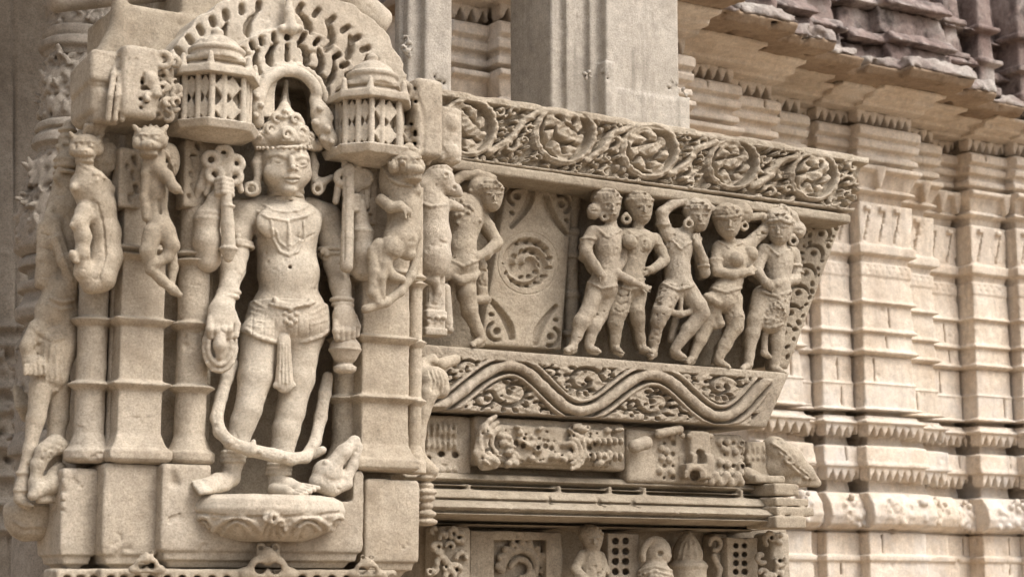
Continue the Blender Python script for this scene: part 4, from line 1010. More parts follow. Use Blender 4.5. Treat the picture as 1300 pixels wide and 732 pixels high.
# lower shelf with the wave frieze
shelf = thing('wave_frieze_shelf', 'stone shelf under the dancers carved with a rolling wavy vine', 'carved shelf', (Xw(780, 530, -0.13), -0.13, Z(530, 780, -0.13)))
CR = [(648, 463), (738, 521), (829, 475), (917, 528), (968, 489)]
wx = [556, 600, 648, 693, 738, 783, 829, 873, 917, 945, 972]; wy = [508, 487, 464, 493, 521, 498, 475, 502, 528, 510, 485]
fx = np.linspace(540, 985, 300)
def cosint(x):
    x = np.asarray(x); kx = [540, 648, 738, 829, 917, 1000]; ky = [520, 464, 521, 475, 528, 470]
    i = np.clip(np.searchsorted(kx, x)-1, 0, 4); kx, ky = np.array(kx), np.array(ky)
    t = np.clip((x-kx[i])/(kx[i+1]-kx[i]), 0, 1); return ky[i]+(ky[i+1]-ky[i])*(1-np.cos(math.pi*t))/2
def hf_wave(PX, PY):
    yw = cosint(PX); sl = (cosint(PX+2)-cosint(PX-2))/4; d = (PY-yw)/np.sqrt(1+sl*sl); ad = np.abs(d)
    top, bot = lin(556, 452, 1003, 482)(PX), lin(551, 518, 975, 541)(PX)
    field = sst(top-1, top+3, PY)*sst(bot+1, bot-3, PY)*sst(985-(PY-480)*0.45, 978-(PY-480)*0.45, PX)
    H = 0.0025*np.sin(PX*0.38+1.4*np.sin(PY*0.33))*np.sin(PY*0.41+PX*0.12)
    hol = []
    for cx, cy, R, f, up in ((652, 496, 23, 1, 0), (742, 484, 22, -1, 1), (833, 508, 22, 1, 0), (918, 491, 20, -1, 1), (596, 467, 13, 1, 1), (699, 509, 13, 1, 0), (614, 506, 12, -1, 0), (787, 475, 13, -1, 1), (875, 515, 12, 1, 0), (796, 512, 11, -1, 0), (958, 516, 13, -1, 0), (873, 482, 12, 1, 1), (700, 474, 10, 1, 1), (955, 480, 9, 1, 1), (570, 480, 9, 1, 1)):
        pts = []
        for i in range(26):
            q = i/25; a = (0.4 if up else -0.4)*f+f*(1 if up else -1)*(-1.9+6.6*q)-math.pi/2*(1 if up else -1); rr = R*(1.0-0.80*q)
            pts.append((cx+rr*math.cos(a)*1.12, cy+rr*math.sin(a)*0.95))
        win = np.hypot(PX-cx, PY-cy) < R*1.9
        d = seg_d(PX, PY, pts); H = np.where(win, np.minimum(H, H-0.026*sst(R*0.13+0.7, R*0.05, d)), H)
        for i in range(0, 21, 2 if R > 15 else 3):                     # cuts between the leaflets
            (x0, y0) = pts[i]; oa = math.atan2(y0-cy, x0-cx); an = oa+0.6*f*(1 if up else -1); e = R*0.30
            q = pitd(PX, PY, x0+math.cos(oa)*e, y0+math.sin(oa)*e, R*0.17+0.8, R*0.075+0.9, an); H = H-0.022*sst(1.2, 0.7, q)
        H = H-0.024*sst(R*0.17+0.6, R*0.09, np.hypot(PX-pts[-1][0], PY-pts[-1][1]))
    H = holes(H, PX, PY, 120, 31, (548, lambda x: lin(556, 452, 1003, 482)(x)+3, 984, lambda x: lin(551, 518, 975, 541)(x)-2), [], dep=0.020, rmin=1.5, rmax=3.4, gap=2.6)
    stem = 0.009*np.clip(1-(ad/6.4)**2, 0, 1)+0.002*np.sin(PX*0.5)*np.sin(PX*0.13)
    gw = 1.6+0.5*np.sin(PX*0.21)
    H = np.where(ad < 6.5, stem, H)
    H = H-0.026*sst(gw+1.2, gw-0.4, np.abs(ad-8.2))
    H = np.where((ad > 10.2) & (ad < 14.6), np.maximum(H*0.25, 0.005*np.clip(1-((ad-12.4)/2.3)**2, 0, 1)), H)
    H = H-0.014*sst(1.5, 0.6, np.abs(ad-15.8))*sst(-0.5, 0.2, np.sin(PX*0.09+1))
    return H*field
relief('wave_frieze', ((530, 436), (1003, 473), (973, 542), (530, 517)), -0.155, hf_wave, S_BRKT, shelf, res=0.0016, depth=0.3, seed=24)

def course(name, pxl, pxr, prof, yb, mat, h=0.004, label=None, cat=None, refpx=None, slant=0.0, parent=None, wear=1.0, extra=None):
    """a moulded course running along x: prof (py, y of the face) read at refpx"""
    refpx = refpx or (pxl+pxr)/2
    ys = min(p[1] for p in prof)
    pr = sorted((Z(p[0], refpx, p[1]), p[1]) for p in prof)
    zs, yy = np.array([p[0] for p in pr]), np.array([p[1] for p in pr])
    pym = sum(p[0] for p in prof)/len(prof)
    xl, xr = Xw(pxl, pym, ys), Xw(pxr, pym, ys)
    c = Carve((pxl-10, min(p[0] for p in prof)-30, pxr+10, max(p[0] for p in prof)+30), 0.0, (-yb-0.02, -ys+0.02), h)
    def fn(X, Y, Z_):
        f = np.interp(Z_, zs, yy)
        v = np.maximum(f-Y, Y-yb)*0.8
        return np.maximum(np.maximum(v, np.maximum(zs[0]-Z_, Z_-zs[-1])), np.maximum(xl-X, X-(xr+slant*(f-ys))))
    c.put(np.array([xl, ys, zs[0]]), np.array([xr, yb, zs[-1]]), fn)
    if extra: extra(c)
    o = c.done(name, mat, parent, wear)
    if label: tag(o, label, cat)
    return o
# row of carved blocks between shelf and eave
def rough_block(name, box, y0, label, fill, cat='carved block', h=0.003):
    pxl, pt, pxr, pb = box
    c = Carve((pxl-12, pt-12, pxr+12, pb+12), y0, (-0.16, 0.07), h)
    zt, zb = Z(pt, (pxl+pxr)/2, y0), Z(pb, (pxl+pxr)/2, y0)
    c.wbox((Xw(pxl, pb, y0), y0, zb), (Xw(pxr, pb, y0), y0+0.18, zt), rd=0.010)
    fill(c)
    return tag(c.done(name, S_BRKT, wear=1.6), label, cat)
def fill1(c):
    for px in range(542, 580, 7): c.ell(px, 546, 0.0, 3.2, 8, 9); c.ell(px, 565, 0.0, 3.2, 7, 6)
    for px, py in ((543, 582), (560, 576), (578, 577)): c.chain([(px, py, 0.03, 4), (px, py, -0.02, 4)], op='cut')
    for i in range(5): c.chain([(545+i*8, 595, 0.0, 4)], k=0.004)
rough_block('carved_block', (537, 527, 599, 603), -0.09, 'small worn block with two rows of knobs, tucked beside the elephant trunk', fill1)
def fill2(c):
    r_ = RS(41)
    c.box(700, 566, 0.0, 88, 9, 24, rd=5)
    for i in range(60):
        px, py = r_.uniform(612, 790), r_.uniform(540, 590); c.ell(px, py, r_.uniform(0.012, 0.03), r_.uniform(4, 10), 9, r_.uniform(3, 6), roll=r_.uniform(-40, 40), k=0.004)
    for px, py in ((655, 562), (664, 565), (683, 568), (692, 566), (700, 569), (622, 556), (748, 568)): c.chain([(px, py, 0.06, 3.5), (px, py, 0.01, 3)], op='cut', k=0.004)
    for R in (18, 26, 34): c.chain([(640-R*math.cos(t)*0.9, 560-R*math.sin(t), 0.03, 3.2) for t in np.linspace(-1.2, 1.2, 9)], k=0.004)
    for R in (9, 15, 21): c.chain([(722+R*math.cos(t), 572-R*math.sin(t)*1.1, 0.032, 2.8) for t in np.linspace(-1.4, 1.4, 9)], k=0.004)
    for i in range(7): c.ell(746+i*7, 560, 0.03, 3.4, 8, 5, k=0.003); c.ell(746+i*7, 579, 0.03, 3.4, 8, 6, k=0.003)
    for q in range(4): c.chain([(610+q*3, 545, 0.02, 4), (604+q*2, 575, 0.025, 4), (612+q*4, 592, 0.02, 4)], k=0.004)
    for i in range(40):
        px, py = r_.uniform(608, 792), r_.uniform(540, 592); c.chain([(px, py, 0.06, 1.8), (px+r_.uniform(-5, 5), py+r_.uniform(-4, 4), 0.012, 1.5)], op='cut', k=0.003)
rough_block('carved_block', (604, 533, 795, 594), -0.115, 'broad worn block of carved foliage under the middle of the wavy vine', fill2)
def fill3(c):
    r_ = RS(43)
    def knob(px, py, d, r): c.chain([(px, py, d, r)], k=0.003)
    c.box(882, 576, 0.0, 16, 14, 29, rd=4); c.box(882, 592, 0.01, 22, 14, 16, rd=4)
    for px in (872, 890): c.slab(lambda X, Y, px=px: np.minimum(np.hypot(X-px, Y-576)-6, np.maximum(np.abs(X-px)-6, np.abs(Y-582)-6)), (px-9, 566), (px+9, 592), 0.005, 0.06, op='cut')
    c.chain([(882-12*math.cos(t), 604-12*math.sin(t), 0.035, 3) for t in np.linspace(0, math.pi, 9)], k=0.003); c.chain([(882, 603, 0.06, 7), (882, 603, 0.0, 6)], op='cut')
    c.chain([(806, 566, 0.03, 9), (820, 562, 0.03, 9)], k=0.004); c.chain([(836, 550, 0.02, 6), (862, 545, 0.02, 6)], k=0.004)
    for px in range(838, 945, 11):
        for py, r in ((556, 3.4), (570, 3.0), (585, 3.4), (600, 3.2)):
            if abs(px-882) < 24: continue
            r *= r_.uniform(0.75, 1.2); knob(px+r_.uniform(-4, 4), py+r_.uniform(-4, 4)+(px-880)*0.04, 0.002, r+2)
            c.chain([(px+5+r_.uniform(-1, 1), py+6+r_.uniform(-1, 1)+(px-880)*0.04, 0.05, r), (px+5, py+6, -0.006, r*0.8)], op='cut', k=0.003)
    for i in range(5): knob(866+i*9, 553, 0.02, 4)
    for px in (908, 922, 936): c.chain([(px-5, 612, 0.03, 5), (px, 603, 0.035, 5), (px+5, 612, 0.03, 5)], k=0.004)
rough_block('carved_block', (797, 548, 945, 614), -0.12, 'block of small holes and knobs with a tiny arched niche, under the wavy vine', fill3)
c = Carve((925, 550, 985, 625), -0.10, (-0.06, 0.07), 0.003)
for i in range(7): c.ell(934+i*6.5, 570, 0.0, 4, 9, 8, k=0.002); c.ell(934+i*6.5, 582, 0.0, 3.4, 9, 5, k=0.002)
c.box(956, 576, -0.03, 26, 20, 14); c.box(958, 597, -0.02, 18, 16, 9, rd=3); c.box(962, 609, 0.0, 24, 26, 5, rd=3); c.chain([(948, 600, 0.02, 8), (975, 612, 0.03, 6)], k=0.006)
tag(c.done('fluted_capital', S_BRKT), 'small fluted capital at the right end of the pierced block', 'capital')
# leaf shaped makara snout that sticks out at the right end
c = Carve((950, 535, 1060, 640), -0.11, (-0.14, 0.10), 0.003)
c.ell(992, 580, 0.0, 32, 22, 19, yaw=0, roll=40, k=0.01); c.ell(984, 592, -0.01, 22, 20, 18, k=0.012); c.chain([(984, 566, 0.0, 11), (1005, 582, 0.01, 14), (1024, 599, 0.01, 9), (1039, 612, 0.005, 4)], k=0.01); c.chain([(978, 606, -0.02, 10), (1010, 610, 0.0, 8), (1036, 614, 0.005, 4)], k=0.008)
for q in range(5): c.rib([(980+q*5, 562+q*6, 1.8), (996+q*4, 574+q*6, 2.4), (1012+q*3, 591+q*4, 2.2), (1030-q*3, 608-q, 1.6)], 0.002 if q % 2 == 0 else -0.001, k=0.003, op='add' if q % 2 == 0 else 'cut')
c.chain([(1003+8*math.cos(q)*(1-q*0.1), 584-8*math.sin(q)*(1-q*0.1), 0.042, 2) for q in np.linspace(0, 5, 12)], k=0.004)
tag(c.done('leaf_snout', S_BRKT, wear=1.4), 'pointed leaf shaped stone snout jutting out at the lower right end of the bracket', 'stone ornament')
# eave
course('moulded_eave', 540, 1006, [(598, -0.05), (606, -0.06), (607, -0.10), (614, -0.115), (621, -0.12), (622, -0.07), (626, -0.07), (627, -0.14), (634, -0.155), (637, -0.158), (638, -0.143), (640, -0.145), (641, -0.172), (648, -0.20), (654, -0.215), (655, -0.17), (659, -0.165), (660, -0.15), (668, -0.13), (669, -0.02), (673, -0.0)], 0.12, S_BRKT,
       label='long moulded stone eave with dark undercut lines below the carved blocks', cat='eave', refpx=770, wear=1.3,
       extra=lambda c: [c.box(px, 624+(px-770)*0.02, 0.10, 2.5, 12, 6, rd=1) for px in (590, 704, 768, 812, 935)]+[c.box(px, 628, 0.16, 2, 8, 24, rd=1, op='cut') for px in (700, 763, 806)]+[c.wchain([((Xw(px, 650, -0.21), -0.215+0.01*RS(px).rand(), Z(654, px, -0.21)), 0.008+0.006*RS(px+1).rand())], k=0.006, op='cut') for px in range(560, 1000, 23)])
c = Carve((955, 600, 1045, 680), -0.15, (-0.15, 0.08), 0.004)
for i, (a, b, px) in enumerate(((612, 627, 1000), (630, 640, 1014), (641, 652, 1022), (653, 668, 1010))): c.box((960+px)/2, (a+b)/2+3, 0.01*i-0.02, (px-960)/2, 30, (b-a)/2, rd=2)
tag(c.done('eave_corner', S_BRKT, wear=1.3), 'stepped broken right corner of the moulded eave', 'eave corner')
# row under the eave
course('base_wall', 536, 1000, [(664, 0.02), (700, 0.02), (760, 0.02)], 0.2, S_BRKT, label='shaded stone backing behind the lowest row of carvings', cat='wall', h=0.008)
course('scroll_block', 597, 714, [(674, -0.06), (690, -0.06), (760, -0.06)], 0.03, S_BRKT, label='square block with one curled leaf scroll in the lowest row', cat='carved block', h=0.003,
       extra=lambda c: [c.slab(lambda X, Y: np.maximum(np.abs(X-662)-33, np.abs(Y-712)-27), (628, 684), (697, 742), 0.03, 0.10, op='cut'),
                        c.chain([(662-26*math.cos(t)*(1-t*0.10), 722-30*math.sin(t)*(1-t*0.1), 0.04, 6-t*0.5) for t in np.linspace(0, 5.2, 22)], k=0.005),
                        c.chain([(662-15*math.cos(t)*(1-t*0.1), 724-17*math.sin(t)*(1-t*0.1), 0.045, 3.4) for t in np.linspace(0.3, 5, 16)], k=0.004)]+[c.chain([(662-31*math.cos(t), 722-35*math.sin(t), 0.045, 4.5), (662-25*math.cos(t+.25), 722-28*math.sin(t+.25), 0.04, 3)], k=0.004) for t in np.linspace(0.1, 3.0, 9)])
def dots(px0, nx, py0, ny, st, r): return lambda c: [c.chain([(px0+i*st, py0+j*st, 0.12, r), (px0+i*st, py0+j*st, 0.045, r)], op='cut', k=0.003) for i in range(nx) for j in range(ny)]
course('dotted_block', 772, 812, [(676, -0.07), (700, -0.07), (760, -0.07)], 0.03, S_BRKT, label='small block drilled with two columns of round holes, beside the seated figure', cat='carved block', h=0.003, extra=dots(781, 2, 686, 5, 13, 4.2))
course('dotted_block', 924, 962, [(682, -0.07), (700, -0.07), (760, -0.07)], 0.03, S_BRKT, label='small block drilled with round holes near the right end of the lowest row', cat='carved block', h=0.003, extra=dots(934, 2, 692, 4, 11, 3.6))
def cluster(name, box, y0, n, seed, label, cat='ornament', core=None):
    c = Carve((box[0]-12, box[1]-12, box[2]+12, box[3]+12), y0, (-0.1, 0.10), 0.003); r_ = RS(seed)
    mx, my = (box[0]+box[2])/2, (box[1]+box[3])/2; hx, hy = (box[2]-box[0])/2, (box[3]-box[1])/2
    c.box(mx, my, -0.02, hx*0.85, 20, hy, rd=6)
    for i in range(n):
        px, py = mx+r_.uniform(-1, 1)*hx*0.85, my+r_.uniform(-1, 1)*hy*0.9
        a = r_.uniform(0, 6.3); R = r_.uniform(4, 9)
        c.chain([(px+R*math.cos(a+t)*(1-t*0.15), py+R*math.sin(a+t)*(1-t*0.15), 0.025+r_.uniform(0, 0.01), 2.6+r_.uniform(0, 1)) for t in np.linspace(0, 4, 8)], k=0.003)
        if i % 2: c.chain([(px, py, 0.07, 2.4), (px, py, 0.005, 2)], op='cut', k=0.003)
    return tag(c.done(name, S_BRKT, wear=1.3), label, cat)
cluster('leaf_bracket', (540, 668, 596, 745), -0.09, 16, 51, 'bushy carved leaf bracket beside the pier in the lowest row')
cluster('leaf_bracket', (962, 676, 998, 745), -0.07, 12, 52, 'narrow carved leaf bracket at the right end of the lowest row')
# bulging pots with cone lids
def potfig(px, r, top, label):
    c = Carve((px-r-10, top-10, px+r+10, 760), -0.05, (-0.12, 0.12), 0.003)
    x = Xw(px, 715, -0.06); m = mpp(px, 715, -0.06); z = lambda py: Z(py, px, -0.06)
    c.lathe(x, -0.05, [(z(755), r*m), (z(722), r*m), (z(718), r*m*1.08), (z(714), r*m), (z(710), r*m*0.8), (z(700), r*m*0.82), (z(690), r*m*0.66), (z(680), r*m*0.42), (z(top), r*m*0.12)])
    for i in range(5):
        a = -1.0+i*0.5; c.rib([(px+r*0.75*math.sin(a), 708, 2), (px+r*0.5*math.sin(a), 690, 2), (px, top+3, 1.5)], 0.0, k=0.003)
    return tag(c.done('stone_pot', S_BRKT, wear=1.2), label, 'pot')
potfig(876, 24, 672, 'round stone pot with pointed leafy lid in the lowest row under the eave')
c = Carve((806, 672, 860, 760), -0.05, (-0.1, 0.12), 0.003)
c.chain([(832, 700, 0.04, 19)], k=0.01); c.chain([(832-16*math.cos(t), 704-20*math.sin(t), 0.06, 4) for t in np.linspace(-0.3, 3.4, 14)], k=0.004); c.chain([(832, 735, 0.05, 24)], k=0.012)
c.chain([(826, 702, 0.11, 3), (826, 702, 0.07, 3)], op='cut'); c.chain([(838, 702, 0.11, 3), (838, 702, 0.07, 3)], op='cut')
for q in range(3): c.rib([(812, 724+q*6, 2), (832, 718+q*6, 2), (852, 724+q*6, 2)], 0.002)
tag(c.done('hooded_boulder', S_BRKT, wear=1.3), 'rounded worn knob with hood like rim, left of the lidded pot', 'ornament')
c = Carve((893, 672, 925, 760), -0.02, (-0.1, 0.08), 0.003)
c.box(908, 715, -0.01, 11, 14, 38, rd=5); c.chain([(908-7*math.cos(t), 690-8*math.sin(t), 0.03, 3) for t in np.linspace(0, 5, 12)], k=0.003); c.chain([(906, 705, 0.03, 4), (914, 722, 0.03, 4), (910, 742, 0.03, 4)], k=0.004)
tag(c.done('curled_finial', S_BRKT, wear=1.3), 'slim curled finial between the lidded pot and the drilled block', 'ornament')
# ------------------------------------------------------------------ the figures
def head(s, px, py, d, r, yaw=15, roll=0, turn=0.0, bun=None, ear=None, cap=False):
    """a small carved head: turn -1 looks left, +1 right in the picture"""
    r = r*1.04
    s.ell(px, py, d, r*0.84, r*0.86, r*1.05, yaw=yaw, roll=roll, k=0.005)
    s.ell(px+turn*r*0.2, py+r*0.5, d+0.004, r*0.55, r*0.6, r*0.62, yaw=yaw, k=0.006)
    s.ell(px-turn*r*0.15, py-r*0.32, d-0.003, r*1.0, r*0.98, r*0.74, yaw=yaw, k=0.005)                   # hair
    fx = px+turn*r*0.38
    s.rib([(fx+turn*1.0, py-r*0.05, 1.3), (fx+turn*1.6, py+r*0.25, 2.0)], 0.003, k=0.002)   # nose
    s.bead(fx+turn*1.8, py+r*0.3, 2.2, 0.002)
    for sx in (-1, 1):
        ex = fx+sx*r*0.34; s.bead(ex, py+0.02*r, 2.0, 0.0, op='cut', k=0.002); s.bead(ex, py+0.06*r, 1.6, 0.0)
        s.rib([(ex-r*0.2, py-r*0.13, 1.0), (ex+r*0.2, py-r*0.13, 1.0)], 0.0008)
    s.rib([(fx-r*0.2, py+r*0.58, 1.2), (fx+r*0.25, py+r*0.58, 1.2)], 0.001); s.rib([(fx-r*0.2, py+r*0.64, 0.7), (fx+r*0.22, py+r*0.64, 0.7)], 0.0, op='cut')
    for i in range(11):
        a = -1.35+i*0.27; s.bead(px+r*0.86*math.sin(a), py-r*0.42-abs(math.cos(a))*r*0.12, 2.1, 0.0); s.bead(px+r*0.66*math.sin(a), py-r*0.70, 1.9, 0.0)
        s.bead(px+r*0.40*math.sin(a), py-r*0.92, 1.8, 0.0)
    s.ell(px-turn*r*0.5, py-r*0.72, d-0.006, r*0.62, r*0.7, r*0.5, yaw=yaw, k=0.005)
    if bun: s.ell(bun[0], bun[1], d-0.004, bun[2]*1.2, bun[2]*1.1, bun[2]*1.3, k=0.005); s.chain([(px, py-r*0.4, d-0.006, r*0.7), (bun[0], bun[1], d-0.006, bun[2]*0.9)], k=0.006); s.rib([(bun[0]-bun[2]*0.6, bun[1], 1), (bun[0]+bun[2]*0.6, bun[1], 1)], 0.0, op='cut')
    if ear: s.ring(ear[0], ear[1], d+0.014, ear[2]*0.82, 2.0, yaw=20, k=0.003); s.chain([(ear[0], ear[1]-ear[2], d+0.008, 3)], k=0.003)
def hand(s, pts, r, n=4):
    """small closed hand: palm at pts[0] towards pts[1]"""
    (ax, ay, ad), (bx, by, bd) = pts; s.chain([(ax, ay, ad, r), ((ax+bx)/2, (ay+by)/2, (ad+bd)/2, r*0.95)], k=0.003, fl=0.7)
    L = math.hypot(bx-ax, by-ay)+1e-6; ux, uy = (bx-ax)/L, (by-ay)/L; vx, vy = -uy, ux
    for i in range(n):
        o = (i-(n-1)/2)*r*0.52; s.chain([((ax+bx)/2+vx*o, (ay+by)/2+vy*o, (ad+bd)/2+0.002, r*0.30), (bx+vx*o*0.9, by+vy*o*0.9, bd+0.002-abs(i-1.5)*0.001, r*0.24)], k=0.001)
    s.chain([(ax+vx*r*0.8, ay+vy*r*0.8, ad+0.003, r*0.30), ((ax+bx)/2+vx*r*1.25, (ay+by)/2+vy*r*1.25, ad+0.004, r*0.24)], k=0.001)
def foot(s, x0, y0, x1, y1, d, r):
    x1 = x0+(x1-x0)*0.75
    s.chain([(x0, y0, d, r*0.95), ((x0+x1)/2, (y0+y1)/2, d+0.008, r*0.85), (x1, y1, d+0.014, r*0.7)], k=0.004)
    for i in range(4): s.chain([(x1-1+i*1.4, y1-1.5+i*1.0, d+0.011+i*0.004, r*0.38), (x1+(x1-x0)*0.22+i*1.0, y1-1+i*1.0, d+0.012+i*0.004, r*0.32)], k=0.001)
    s.chain([(x0, y0+4, d-0.02, r*0.9), (x1, y1+3, d-0.02, r*0.8)], k=0.004)          # footing
def relief_fig(name, label, box, y0, d, cat='statue', group=None, h=0.0024):
    t = thing(name, label, cat, tuple(P((box[0]+box[2])/2, box[3], y0-0.05)), group)
    c = Carve(box, y0, (d[0]-(0.06 if y0 == ROW else 0), d[1]), h)
    if y0 == ROW: c.back = 0.055
    return t, c
ROW = -0.068
G = 'dancers carved along the bracket'
def belt(s, pts, r=1.6): s.rib(pts, 0.0008, k=0.002)
# A: the man on the left, back foot trailing
t, s = relief_fig('dancer_statue', 'dancer just right of the medallion panel, leaning back with one hand on the thigh', (712, 234, 832, 452), ROW, (-0.02, 0.16), group=G)
s.ell(771, 308, 0.06, 19, 17, 24, yaw=10, k=0.01); s.chain([(770, 318, 0.06, 16), (772, 340, 0.06, 15), (765, 362, 0.06, 19)], k=0.012)
s.chain([(757, 296, 0.06, 9), (782, 297, 0.06, 9)], k=0.008); s.chain([(775, 292, 0.06, 9), (775, 280, 0.062, 8)], k=0.006)
s.chain([(757, 366, 0.058, 13), (746, 396, 0.06, 10), (738, 408, 0.06, 9.5), (732, 428, 0.058, 6), (728, 437, 0.058, 5.5)], k=0.008)
s.chain([(772, 368, 0.054, 13), (762, 400, 0.05, 9.5), (754, 414, 0.06, 9), (749, 432, 0.058, 6), (747, 438, 0.058, 5.5)], k=0.008)
foot(s, 729, 440, 716, 444, 0.056, 5); foot(s, 748, 441, 760, 444, 0.06, 5)
s.chain([(752, 296, 0.055, 9.5), (745, 308, 0.06, 8), (744, 320, 0.065, 7.5), (755, 336, 0.08, 6), (764, 349, 0.09, 5)], k=0.006); hand(s, [(765, 351, 0.09), (771, 362, 0.086)], 5)
s.chain([(787, 300, 0.055, 8), (790, 330, 0.06, 7), (782, 344, 0.08, 6)], k=0.006)
s.chain([(781, 346, 0.085, 6), (800, 356, 0.095, 5.5), (815, 363, 0.095, 5)], k=0.004); hand(s, [(816, 364, 0.095), (826, 367, 0.092)], 4.5)
head(s, 772, 260, 0.065, 19, turn=0.7, bun=(754, 268, 8), ear=(767, 275, 5))
belt(s, [(747, 358, 2), (765, 366, 2), (783, 362, 2)]); belt(s, [(758, 290, 1.5), (772, 302, 1.5), (788, 292, 1.5)])
s.band(746, 304, 0.06, 9, 1.6)
s.done('body', S_BRKT, t, wear=1.7)
# B: the woman beside him
t, s = relief_fig('dancer_statue', 'second dancer from the left, a woman with ring ear-ring and hand on hip', (770, 240, 852, 452), ROW, (-0.02, 0.16), group=G)
s.chain([(800, 305, 0.06, 15), (816, 306, 0.06, 15)], k=0.008); s.chain([(808, 312, 0.06, 18), (803, 338, 0.06, 14), (799, 360, 0.06, 20)], k=0.012)
s.chain([(790, 298, 0.058, 9), (826, 304, 0.058, 9)], k=0.008); s.chain([(809, 292, 0.06, 8), (810, 280, 0.064, 7)], k=0.006)
s.chain([(799, 307, 0.088, 9.5)], k=0.003); s.chain([(818, 311, 0.085, 9.5)], k=0.003)
s.chain([(791, 370, 0.06, 13.5), (784, 396, 0.066, 12), (781, 410, 0.064, 9.5), (781, 430, 0.06, 6.5), (781, 439, 0.06, 6)], k=0.008)
s.chain([(808, 370, 0.055, 13), (808, 395, 0.068, 10), (809, 404, 0.066, 9), (813, 428, 0.06, 6), (815, 438, 0.06, 5.5)], k=0.008)
foot(s, 781, 441, 790, 446, 0.062, 5); foot(s, 815, 441, 826, 445, 0.062, 5)
s.chain([(831, 304, 0.055, 8.5), (839, 318, 0.06, 7), (843, 331, 0.066, 7), (832, 339, 0.082, 5.5), (824, 343, 0.086, 5)], k=0.006); hand(s, [(824, 343, 0.086), (814, 348, 0.086)], 4.5)
head(s, 812, 263, 0.068, 19, turn=0.8, ear=(795, 278, 6))
belt(s, [(780, 352, 2), (798, 358, 2.2), (818, 354, 2)]); belt(s, [(784, 362, 1.5), (800, 368, 1.6), (818, 363, 1.5)]); belt(s, [(796, 292, 1.4), (808, 301, 1.5), (822, 296, 1.4)])
for q in range(3): s.rib([(782-q, 372+q*10, 0.8), (790-q, 377+q*10, 0.9), (800-q*2, 373+q*10, 0.8)], 0.0, op='cut')
s.rib([(800, 370, 1.6), (797, 396, 2.0), (795, 414, 1.6)], 0.002)
s.band(834, 311, 0.056, 8, 1.5)
s.done('body', S_BRKT, t, wear=1.7)
# C: the man with raised arm and bent knees
t, s = relief_fig('dancer_statue', 'middle dancer of the row, one arm bent over the head, knees apart', (822, 240, 908, 462), ROW, (-0.02, 0.18), group=G)
s.ell(861, 312, 0.062, 19, 17, 22, yaw=8, k=0.01); s.chain([(861, 322, 0.062, 16), (860, 342, 0.064, 15.5), (861, 362, 0.062, 20)], k=0.012)
s.chain([(846, 298, 0.06, 9), (880, 303, 0.06, 9)], k=0.008); s.chain([(868, 298, 0.064, 9), (876, 286, 0.074, 8)], k=0.006)
s.chain([(850, 370, 0.064, 15), (840, 396, 0.078, 11.5), (835, 408, 0.074, 9.5), (831, 430, 0.066, 7), (830, 442, 0.064, 6)], k=0.008)
s.chain([(871, 370, 0.064, 15), (885, 388, 0.085, 12), (890, 398, 0.086, 11), (874, 418, 0.078, 9), (856, 444, 0.068, 6)], k=0.008)
foot(s, 830, 445, 824, 450, 0.064, 5.5); foot(s, 856, 447, 870, 452, 0.066, 5.5)
s.chain([(847, 298, 0.058, 9), (841, 282, 0.062, 8), (840, 270, 0.066, 7.5), (853, 259, 0.07, 6.5), (868, 255, 0.074, 5.5)], k=0.006); hand(s, [(870, 255, 0.075), (880, 257, 0.078)], 5)
s.chain([(882, 306, 0.058, 8), (888, 326, 0.066, 7), (895, 346, 0.076, 6.5), (893, 330, 0.088, 6), (886, 310, 0.098, 5)], k=0.006); hand(s, [(885, 308, 0.098), (884, 297, 0.096)], 5)
head(s, 886, 274, 0.082, 18, roll=18, turn=0.4, ear=(874, 284, 6)); s.chain([(876, 262, 0.07, 9), (893, 262, 0.07, 10), (902, 266, 0.07, 7)], k=0.006)
belt(s, [(842, 360, 2), (860, 368, 2.2), (880, 362, 2)]); belt(s, [(850, 300, 1.5), (864, 316, 1.6), (878, 306, 1.5)])
s.chain([(864, 372, 0.088, 3), (864, 394, 0.084, 3.5)], k=0.003); s.chain([(848, 395, 0.082, 4), (864, 399, 0.086, 4.5), (878, 395, 0.084, 4)], k=0.003)
s.chain([(858, 402, 0.04, 6), (852, 430, 0.04, 5)], k=0.004)
s.bead(860, 336, 2.0, 0.003, op='cut'); s.band(842, 286, 0.061, 8.5, 1.6); s.band(893, 338, 0.082, 7, 1.6)
s.done('body', S_BRKT, t, wear=1.7)
# D: the woman in the cap with arm behind the head
t, s = relief_fig('dancer_statue', 'woman dancer in a cap with her elbow raised behind her head and a short skirt', (868, 250, 986, 474), ROW, (-0.02, 0.18), group=G)
s.chain([(922, 328, 0.066, 17), (942, 330, 0.066, 16)], k=0.01); s.chain([(930, 338, 0.066, 18), (928, 356, 0.068, 14.5), (919, 374, 0.068, 20)], k=0.012)
s.chain([(913, 314, 0.062, 9), (950, 312, 0.062, 9)], k=0.008); s.chain([(927, 310, 0.068, 8), (924, 298, 0.078, 7)], k=0.006)
s.chain([(934, 329, 0.098, 10.5)], k=0.003); s.chain([(953, 322, 0.09, 10)], k=0.003)
s.chain([(912, 318, 0.064, 9), (909, 334, 0.07, 7.5), (911, 344, 0.08, 7), (930, 348, 0.1, 6), (950, 345, 0.105, 5.2)], k=0.006); hand(s, [(950, 345, 0.105), (958, 339, 0.103)], 4.8)
s.chain([(951, 310, 0.06, 8.5), (966, 296, 0.062, 7.5), (978, 280, 0.066, 7), (966, 274, 0.068, 6), (952, 275, 0.07, 5.5)], k=0.006); hand(s, [(950, 276, 0.07), (944, 280, 0.074)], 4.5)
head(s, 924, 281, 0.088, 19, turn=0.35, bun=(943, 271, 11), ear=(945, 287, 5.5)); s.ell(922, 270, 0.086, 19, 19, 10, roll=-6, k=0.003); s.rib([(906, 275, 2), (922, 276, 2.2), (938, 273, 2)], 0.001)
